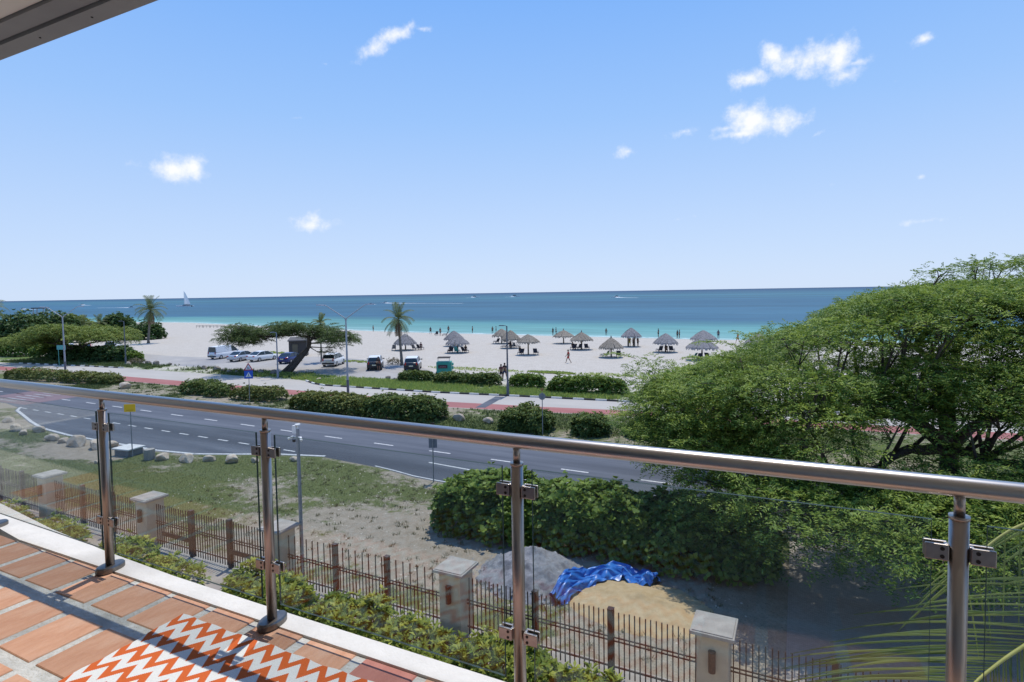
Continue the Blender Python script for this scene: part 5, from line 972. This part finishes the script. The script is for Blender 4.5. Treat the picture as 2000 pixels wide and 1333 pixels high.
# ------------------------------------------------------------------ palapas
THG = mat('thatch_grey', (.16, .15, .15), (.30, .285, .28), scale=6, rough=.95, bump=.8, bscale=16, stretch=(1, 1, .3), rnd=.1); THB = mat('thatch_brown', (.19, .16, .125), (.33, .285, .225), scale=6, rough=.95, bump=.8, bscale=16, stretch=(1, 1, .3), rnd=.08); PWOOD = mat('palapa_post', (.16, .13, .10), (.24, .2, .16), scale=4, rough=.9)
def thatch(R, H, m, spike, seed):
    r = random.Random(seed); b = MB(); n = 30; prof = lambda q: H*(1-q**1.25)
    b.loft([[(R*.94*q*math.cos(a), R*.94*q*math.sin(a), prof(q)-.05) for a in np.linspace(0, 6.283, 19)[:-1]] for q in (1, .75, .5, .25, .04)], cap=False)
    for layer, (q0, q1) in enumerate(((.0, .42), (.22, .72), (.5, 1.04))):
        for k in range(n+6*layer):
            a = 6.283*(k+r.random()*.7)/(n+6*layer); w = .5*6.283*R*q1/(n+6*layer)*1.25; e = q1+r.uniform(-.05, .07); d = Vector((math.cos(a), math.sin(a), 0)); s = Vector((-math.sin(a), math.cos(a), 0)); tw = r.uniform(-.05, .07)
            pts = [(q0+.02, .04), ((q0+q1)/2, .06), (q1-.06, .05), (e, -.10-r.random()*.12*(layer == 2))]; row = [(d*(R*q)+Vector((0, 0, prof(min(q, 1.06))+dz+tw*.4))) for q, dz in pts]; ws = [w*.35, w*.7, w*.9, w*.35]
            for i in range(3): b.quad(row[i]-s*ws[i], row[i]+s*ws[i], row[i+1]+s*ws[i+1]+Vector((0, 0, tw*.4)), row[i+1]-s*ws[i+1])
    if spike: b.tube([(0, 0, H-.1), (.02, 0, H+.38)], [.16, .05], 6)
    else: b.tube([(0, 0, H-.12), (0, 0, H+.06)], [.22, .05], 8)
    me = b.mesh('thatch_roof'); me.materials.append(m); return me
PAL = [ # post px, ground y, apex y, left, right, eave y, brown, spike, posts
 ('grey thatched palapa left behind the beach palm', 792, 686, 653, 769, 814, 671, 0, 0, 1), ('rear palapa of the pair above the green snack cart', 887, 678, 647, 867, 906, 662, 0, 0, 1), ('front palapa of the pair above the green snack cart', 894, 691, 656, 871, 917, 671, 0, 0, 1),
 ('ragged brown palapa just left of the tall dark lamp post', 980, 673, 643, 963, 1000, 656, 1, 0, 1), ('brown palapa just behind the tall dark lamp post', 998, 682, 646, 979, 1018, 663, 1, 0, 1), ('round shaggy brown palapa right of the tall dark lamp post', 1032, 695, 654, 1010, 1055, 668, 1, 0, 1),
 ('smallest palapa with a spiked top near the water', 1101, 673, 646, 1080, 1121, 657, 1, 1, 1), ('palapa with a spiked top above the walking man', 1136, 685, 650, 1114, 1158, 664, 1, 1, 1), ('nearest brown spiked palapa in the middle of the beach', 1194, 700, 661, 1170, 1217, 679, 1, 1, 1),
 ('thatched hut on two posts with people inside by the water', 1233, 679, 641, 1213, 1252, 657, 0, 0, 4), ('lone grey palapa between the thatched hut and the right pair', 1300, 690, 652, 1277, 1324, 670, 0, 0, 1), ('rear palapa of the right pair', 1374, 680, 646, 1350, 1400, 662, 0, 0, 1), ('large front palapa of the right pair by the tree', 1371, 705, 659, 1340, 1401, 679, 0, 0, 1), ('rightmost palapa partly behind the big tree', 1480, 692, 652, 1452, 1507, 673, 0, 0, 1)]
PALP = []
for k, (lab, x, yg, ya, xl, xr, ye, br, sp, npost) in enumerate(PAL):
    B = G(x, yg-1.5); PALP.append(B); s_ = ppm(B); R = (xr-xl)/2/s_; za = zat(B, ya); ze = zat(B, ye); ze = min(ze, za-.75)
    t = thing('palapa', lab, 'palapa', B, random.random()*6, 'thatched palapas on the beach')
    o = link('thatch_roof', thatch(R, za-ze, THB if br else THG, sp, k), t); o.location = (0, 0, ze)
    if npost == 1:
        m = MB(); m.tube([(0, 0, -.05), (.03, 0, ze*.5), (0, 0, za-.2)], [.13, .11, .09], 8); m.build('post', PWOOD, t)
    else:
        for a in range(4): m = MB(); m.cyl((.75*math.cos(a*1.571+.5), .75*math.sin(a*1.571+.5), -.05), (.75*math.cos(a*1.571+.5), .75*math.sin(a*1.571+.5), ze+.25), .1, n=8); m.build('post', PWOOD, t)
    m = MB()
    for a in range(6): m.tube([(0, 0, za-.25), (R*.9*math.cos(a*1.047), R*.9*math.sin(a*1.047), ze-.02)], .035, 5)
    m.build('rafters', PWOOD, t)
# beach chairs
CH = [mat('chair_navy', (.03, .035, .055), rough=.7), mat('chair_grey', (.16, .165, .18), rough=.7), mat('chair_teal', (.05, .26, .25), rough=.7)]
def make_chair(m):
    t = bpy.data.objects.new('beach_chair', None)
    t = thing('beach_chair', 'x', 'beach chair'); q = MB(); q.box((0, 0, .36), (.62, 1.0, .06)); q.build('seat', m, t)
    q = MB(); q.box((0, -.66, .68), (.62, .06, .78), M=Matrix.Rotation(.5, 3, 'X')); q.build('backrest', m, t)
    for sx_ in (-.28, .28):
        for sy_ in (-.42, .42): q = MB(); q.box((sx_, sy_, .17), (.05, .05, .34)); q.build('leg', m, t)
        q = MB(); q.box((sx_*1.12, -.1, .56), (.05, .75, .04)); q.build('armrest', m, t)
    return t
proto = [make_chair(m) for m in CH]; used = [False]*3
def chair(kind, P, rot, lab):
    o = proto[kind] if not used[kind] else copy_tree(proto[kind]); used[kind] = True; o.location = (P[0], P[1], .005); o.rotation_euler = (0, 0, rot); o['label'] = lab; o['group'] = 'beach chairs in the shade of the palapas'
SHORT = {0: 'palapa behind the beach palm', 2: 'front palapa above the snack cart', 3: 'ragged palapa left of the lamp post', 4: 'palapa behind the tall lamp post', 5: 'round shaggy brown palapa', 7: 'spiked palapa above the walking man', 8: 'nearest brown spiked palapa', 10: 'lone grey palapa', 12: 'large front palapa by the tree'}
for i, spec in {0: [(-2.0, 0, 1), (1.8, -.3, 1), (2.6, .2, 0)], 2: [(-1.2, -.3, 0), (0, -.4, 2), (1.3, -.3, 0)], 3: [(-1.1, .2, 0), (.9, .2, 0)], 4: [(-1.2, -.2, 0), (-.1, -.5, 1), (1.1, -.2, 0)], 5: [(-1.2, 0, 0), (1.2, 0, 0)], 7: [(-1.4, 0, 0), (-.6, .1, 0), (.9, 0, 0)], 8: [(-1.1, 0, 1), (1.0, 0, 0)], 10: [(-1.0, .1, 0), (1.0, 0, 0)], 12: [(-1.5, 0, 2), (-.6, -.1, 0), (1.0, 0, 0)]}.items():
    nm_ = SHORT[i]; side = {2: ['left', 'right'], 3: ['left', 'middle', 'right']}[len(spec)]
    for (dx, dy, kd), sd_n in zip(spec, side):
        P = PALP[i]+vx*dx+vy*dy; chair(kd, P, YAW+random.uniform(-.5, .5)+(.6 if dx < 0 else -.6), '%s %s beach chair under the %s' % (sd_n, ('navy', 'grey', 'teal')[kd], nm_))
# ------------------------------------------------------------------ people
SKIN = mat('skin', (.30, .165, .11), rough=.6); SKIND = mat('skin_tan', (.18, .095, .06), rough=.6); HAIR = mat('hair', (.02, .014, .01), rough=.7)
CLO = dict(red=mat('cloth_red', (.38, .035, .03), rough=.9), black=mat('cloth_black', (.02, .02, .024), rough=.9), white=mat('cloth_white', (.6, .6, .6), rough=.9), navy=mat('cloth_navy', (.03, .04, .09), rough=.9), yellow=mat('cloth_yellow', (.45, .42, .05), rough=.9), maroon=mat('cloth_maroon', (.14, .05, .05), rough=.9), orange=mat('cloth_orange', (.5, .2, .08), rough=.9), grey=mat('cloth_grey', (.2, .2, .22), rough=.9))
POSES = {}
def skeleton(pose):
    s = {'pel': (0, 0, .95), 'sp': (0, 0, 1.13), 'ch': (0, 0, 1.36), 'nk': (0, 0, 1.5), 'hd': (0, .02, 1.6), 'tp': (0, .02, 1.70)}
    for n_, sg in (('l', -1), ('r', 1)):
        s[n_+'hip'] = (sg*.09, 0, .9); s[n_+'sh'] = (sg*.17, 0, 1.42); fw = 0; bw_ = 0
        if pose == 'walk': fw = sg*.22
        s[n_+'kn'] = (sg*.11, fw*.9+.03, .5); s[n_+'an'] = (sg*.11, fw*1.5-(.12 if fw < 0 else 0), .09); s[n_+'to'] = (sg*.12, fw*1.5+.16-(.12 if fw < 0 else 0), .035)
        s[n_+'el'] = (sg*.24, -fw*.5-.02, 1.13); s[n_+'wr'] = (sg*.25, -fw*.8+.1, .9); s[n_+'ha'] = (sg*.25, -fw*.9+.15, .8)
    if pose == 'sit':
        for k in list(s):
            v = s[k]
            if k[1:] not in ('kn', 'an', 'to'): s[k] = (v[0], v[1]-(v[2]-.9)*.25, v[2]-.45)
        for n_, sg in (('l', -1), ('r', 1)): s[n_+'kn'] = (sg*.12, .44, .5); s[n_+'an'] = (sg*.12, .6, .1); s[n_+'to'] = (sg*.12, .76, .05); s[n_+'ha'] = (sg*.2, .3, .52); s[n_+'wr'] = (sg*.22, .2, .54)
    if pose == 'reach': s['lel'] = (-.42, .05, 1.36); s['lwr'] = (-.66, .1, 1.32); s['lha'] = (-.75, .12, 1.32)
    return s
RADII = {'pel': .13, 'sp': .12, 'ch': .14, 'nk': .05, 'hd': .088, 'tp': .07, 'hip': .095, 'sh': .06, 'kn': .06, 'an': .038, 'to': .034, 'el': .042, 'wr': .03, 'ha': .035}
EDG = [('pel', 'sp'), ('sp', 'ch'), ('ch', 'nk'), ('nk', 'hd'), ('hd', 'tp')]+[(a.replace('*', q), b.replace('*', q)) for q in 'lr' for a, b in (('pel', '*hip'), ('*hip', '*kn'), ('*kn', '*an'), ('*an', '*to'), ('ch', '*sh'), ('*sh', '*el'), ('*el', '*wr'), ('*wr', '*ha'))]
def skin_mesh(pose, part):
    if (pose, part) in POSES: return POSES[(pose, part)]
    s = skeleton(pose); E_ = EDG; gf = 1.0; rootk = 'pel'
    if part == 'shirt': E_ = [('sp', 'ch')]+[(a.replace('*', q), b.replace('*', q)) for q in 'lr' for a, b in (('ch', '*sh'), ('*sh', '*u'))]; gf = 1.2; rootk = 'ch'
    if part == 'shorts': E_ = [('pel', 'w')]+[(a.replace('*', q), b.replace('*', q)) for q in 'lr' for a, b in (('pel', '*hip'), ('*hip', '*t'))]; gf = 1.22
    for q in 'lr':
        s[q+'u'] = tuple(Vector(s[q+'sh']).lerp(Vector(s[q+'el']), .55)); s[q+'t'] = tuple(Vector(s[q+'hip']).lerp(Vector(s[q+'kn']), .7))
    s['w'] = tuple(Vector(s['pel']).lerp(Vector(s['sp']), .5)); rad = dict(RADII, u=.055, t=.085, w=.12)
    keys = sorted({k for e_ in E_ for k in e_}); idx = {k: i for i, k in enumerate(keys)}
    me = bpy.data.meshes.new('body' if part == 'body' else part); me.from_pydata([s[k] for k in keys], [(idx[a], idx[b]) for a, b in E_], [])
    o = bpy.data.objects.new('tmp', me); COL.objects.link(o); o.modifiers.new('s', 'SKIN'); lay = me.skin_vertices[0].data
    for k, i in idx.items():
        base = k if k in rad else k[1:]; r_ = rad[base]*gf; lay[i].radius = (r_*(1.25 if base in ('ch', 'sp', 'pel', 'w') else 1), r_*(.85 if base in ('ch', 'sp', 'pel', 'w') else 1)); lay[i].use_root = (k == rootk)
    sb_ = o.modifiers.new('d', 'SUBSURF'); sb_.levels = 1
    dg = bpy.context.evaluated_depsgraph_get(); dg.update(); out = bpy.data.meshes.new_from_object(o.evaluated_get(dg)); out.name = me.name; bpy.data.objects.remove(o)
    out.polygons.foreach_set('use_smooth', [True]*len(out.polygons)); POSES[(pose, part)] = out; return out
def person(label, P, rot, pose='stand', top=None, bottom='black', skin=None, scale=1.0, group=None):
    t = thing('person', label, 'person', P, rot, group); t.scale = (scale,)*3
    def ob(part, m): me = skin_mesh(pose, part).copy(); me.materials.clear(); me.materials.append(m); return link(part, me, t)
    ob('body', skin or SKIN)
    if top: ob('shirt', CLO[top])
    ob('shorts', CLO[bottom]); s = skeleton(pose); h = Vector(s['hd'])
    m = MB(); m.loft([[(h.x+r_*math.cos(a), h.y-.012+r_*1.1*math.sin(a), h.z+z_) for a in np.linspace(0, 6.283, 11)[:-1]] for r_, z_ in ((.088, .0), (.104, .05), (.098, .11), (.06, .155), (.01, .168))]); m.build('hair', HAIR, t, smooth=True)
    m = MB(); m.box((h.x, h.y+.095, h.z+.01), (.022, .03, .035)); m.build('nose', skin or SKIN, t); return t
person('man in red walking across the sand below the spiked palapa', G(1110, 709.5), YAW+1.2, 'walk', 'red', 'red', SKIND, 1.02)
person('left walker of the couple by the tall lamp post, arm stretched out', G(979, 743), YAW+2.9, 'reach', 'maroon', 'black', SKIND)
person('right walker of the couple by the tall lamp post', G(986, 741.5), YAW+2.9, 'walk', 'black', 'navy', SKIND, 1.04)
person('person in black standing behind the white hatchback', G(739.5, 725.5), YAW, 'stand', 'black', 'black', SKIND, 1.05)
SPG = 'bathers along the waterline'
for k, (x, y, pose, top, bot, lab) in enumerate([(729, 648, 'stand', None, 'black', 'lone bather at the water left of the beach palm crown'), (841, 653, 'walk', 'navy', 'black', 'walker at the waterline left of the palapa pair'), (860, 656, 'stand', 'navy', 'black', 'bather standing amid the seated group left of the palapa pair'), (876, 651, 'stand', None, 'navy', 'bather standing in the water behind the rear palapa'), (923, 651, 'stand', None, 'black', 'lone bather between the palapa pair and the tall lamp post'), (962, 652, 'stand', None, 'black', 'dark bather left of the ragged brown palapa'), (969, 651, 'stand', None, 'navy', 'bather just behind the ragged brown palapa'), (1080, 655, 'stand', 'black', 'black', 'left of two bathers beside the smallest palapa'), (1086, 655, 'stand', 'navy', 'black', 'right of two bathers beside the smallest palapa'), (1184, 656, 'stand', None, 'grey', 'lone wader between the spiked palapas and the thatched hut'), (1286, 659, 'stand', 'navy', 'black', 'bather behind the left side of the lone grey palapa'), (1323, 661, 'stand', 'black', 'black', 'left bather of the pair right of the lone grey palapa'), (1327, 661, 'stand', 'grey', 'black', 'right bather of the pair right of the lone grey palapa'), (1403, 662, 'stand', 'navy', 'navy', 'bather right of the rear palapa of the right pair'), (1441, 671, 'walk', 'orange', 'orange', 'person in orange near the rightmost palapa')]):
    p = G(x, y, -.2); d = p.y-float(shore(p.x)); z_ = float(np.interp(d, [-14, -9, -4, 0, 6, 25], [0, -.06, -.2, -.37, -.75, -2.2])); p = G(x, y, z_); person(lab, (p.x, p.y, z_), YAW+random.uniform(-2, 2), pose, top, bot, SKIND if k % 2 else SKIN, random.uniform(.95, 1.05), SPG)
for k, (i, dx, dy, top, lab) in enumerate([(5, -1.2, -.1, 'black', 'person sitting in the left chair under the round shaggy palapa'), (2, -1.2, -.35, 'navy', 'person sitting at the left under the front palapa of the snack cart pair'), (2, 1.3, -.35, 'black', 'person sitting at the right under the front palapa of the snack cart pair'), (7, -1.4, 0, 'black', 'person sitting under the spiked palapa above the walking man'), (10, 0, -.4, 'black', 'person sitting under the lone grey palapa'), (0, 2.6, .2, 'maroon', 'person sitting at the right under the palapa behind the beach palm'), (4, -.1, -.5, 'navy', 'person sitting under the brown palapa behind the lamp post')]):
    P = PALP[i]+vx*dx+vy*dy; person(lab, (P.x, P.y, .0), YAW+math.pi+random.uniform(-.6, .6), 'sit', top, 'black', SKIND, 1, 'people in the shade of the palapas')
for k, (dx, top, lab) in enumerate([(-.35, 'yellow', 'person in yellow standing in the thatched hut'), (.2, 'white', 'person in white standing in the thatched hut'), (.95, 'black', 'person in black standing at the right of the thatched hut')]):
    P = PALP[9]+vx*dx-vy*(.3+.2*k); person(lab, (P.x, P.y, 0), YAW+math.pi+k, 'stand', top, 'black' if k else 'yellow', SKIND, 1)
for k, (x, y, lab) in enumerate([(852, 654.5, 'left dark lounger of the group at the waterline'), (868, 656, 'right dark lounger of the group at the waterline'), (1241, 660.5, 'pale sunbed at the water right of the thatched hut')]):
    p = G(x, y); c = copy_tree(proto[1 if k == 2 else 0]); c.location = (p.x, p.y, -.14); c.rotation_euler = (0, 0, YAW+.4+k); c['label'] = lab
# ------------------------------------------------------------------ boats
HULL = mat('boat_white', (.72, .72, .71), rough=.35); SAIL = mat('sail_cloth', (.80, .80, .79), (.74, .74, .74), scale=.2, rough=.8, transl=.4); FOAM = mat('foam', (.75, .78, .78), (.45, .58, .62), scale=.15, rough=.8, stretch=(.4, 1, 1), lo=.45, hi=.7)
B = G(362, 599.5, SEAZ); B.z = SEAZ; t = thing('catamaran', 'sailing catamaran with one tall pale sail out at sea', 'sailboat', B, YAW+math.pi-.15)
for sy_ in (-2.8, 2.8): m = MB(); m.loft([[(x, sy_+w_*q, z_) for q, z_ in ((-.5, -.3), (.5, -.3), (1, 1.3*k2), (-1, 1.3*k2))] for x, w_, k2 in ((-8.5, .7, .8), (-4, .95, .9), (3, .9, 1), (8, .5, 1.15), (9.6, .06, 1.25))]); m.build('hull', HULL, t)
m = MB(); m.box((-1, 0, 1.25), (12, 5.4, .35)); m.box((-1.5, 0, 1.9), (6, 4, 1.1)); m.build('deck', mat('deck_dark', (.13, .13, .15), rough=.6), t)
m = MB(); m.cyl((1.5, 0, 1.3), (1.2, 0, 18.2), .14, .09); m.build('mast', HULL, t)
m = MB(); 
for q in range(9):
    u0, u1 = q/9, (q+1)/9
    for bx in range(5):
        f0, f1 = bx/5, (bx+1)/5; pt = lambda u, f_: (1.15-(7.6*(1-u)**.8*f_+.2), .9*math.sin(f_*3.1)*(1-u), 2.8+15*u); m.quad(pt(u0, f0), pt(u0, f1), pt(u1, f1), pt(u1, f0))
m.build('mainsail', SAIL, t); m = MB(); m.cyl((1.4, 0, 2.7), (-6.4, .2, 2.9), .09); m.build('boom', HULL, t)
def speedboat(lab, x, y, x2, ln=9):
    B = G(x, y, SEAZ); B.z = SEAZ; t = thing('speedboat', lab, 'boat', B, YAW+(0 if x > x2 else math.pi), 'speedboats far out on the sea'); s_ = ln/9
    m = MB(); m.loft([[(q*s_, w_*k2*s_, z_*s_) for k2, z_ in ((-.6, -.2), (.6, -.2), (1, 1.0), (-1, 1.0))] for q, w_ in ((-4, 1.1), (0, 1.25), (3, .8), (5, .08))]); m.build('hull', HULL, t); m = MB(); m.loft([[(q*s_, w_*k2*s_, (1.0+z_)*s_) for k2, z_ in ((-.8, 0), (.8, 0), (.6, h_), (-.6, h_))] for q, w_, h_ in ((-2, 1, .7), (0, 1, .9), (1.4, .8, .2))]); m.build('cabin', GLASSCAR, t)
    E_ = G(x2, y+.4, SEAZ); d = E_-B; d.z = 0; L_ = d.length; d.normalize(); nn_ = Vector((-d.y, d.x, 0)); m = MB(); N_ = 24
    for q in range(N_):
        a, b = q/N_, (q+1)/N_; wa, wb = [(1.2+3.2*u)*s_*(1-u*.55) for u in (a, b)]; P0, P1 = B+d*(L_*a), B+d*(L_*b); za, zb_ = SEAZ+.06+.5*s_*(1-a)**3, SEAZ+.06+.5*s_*(1-b)**3
        m.quad(*[Vector((p.x, p.y, z_)) for p, z_ in ((P0-nn_*wa, SEAZ+.05), (P1-nn_*wb, SEAZ+.05), (P1, zb_), (P0, za))]); m.quad(*[Vector((p.x, p.y, z_)) for p, z_ in ((P0, za), (P1, zb_), (P1+nn_*wb, SEAZ+.05), (P0+nn_*wa, SEAZ+.05))])
    tag(m.build('wake', FOAM), 'white foam wake trailing the '+lab, 'wake', kind='stuff')
speedboat('speedboat with a bright wake between the thicket and the tall palm', 258, 601.5, 190, 8); speedboat('speedboat left of the lookout tower', 44, 604.5, 72, 8); speedboat('small speedboat far above the small palms', 160, 596.5, 176, 12)
speedboat('speedboat with a long thin wake above the beach palm', 752, 592.8, 905, 9); speedboat('distant speedboat near the horizon in the middle', 1006, 580.2, 985, 22); speedboat('distant speedboat near the horizon left of the middle one', 928, 581.5, 910, 20); speedboat('speedboat above the thatched hut', 1203, 581.6, 1246, 14); speedboat('small boat left of the beach palm crown', 724, 595, 733, 7)
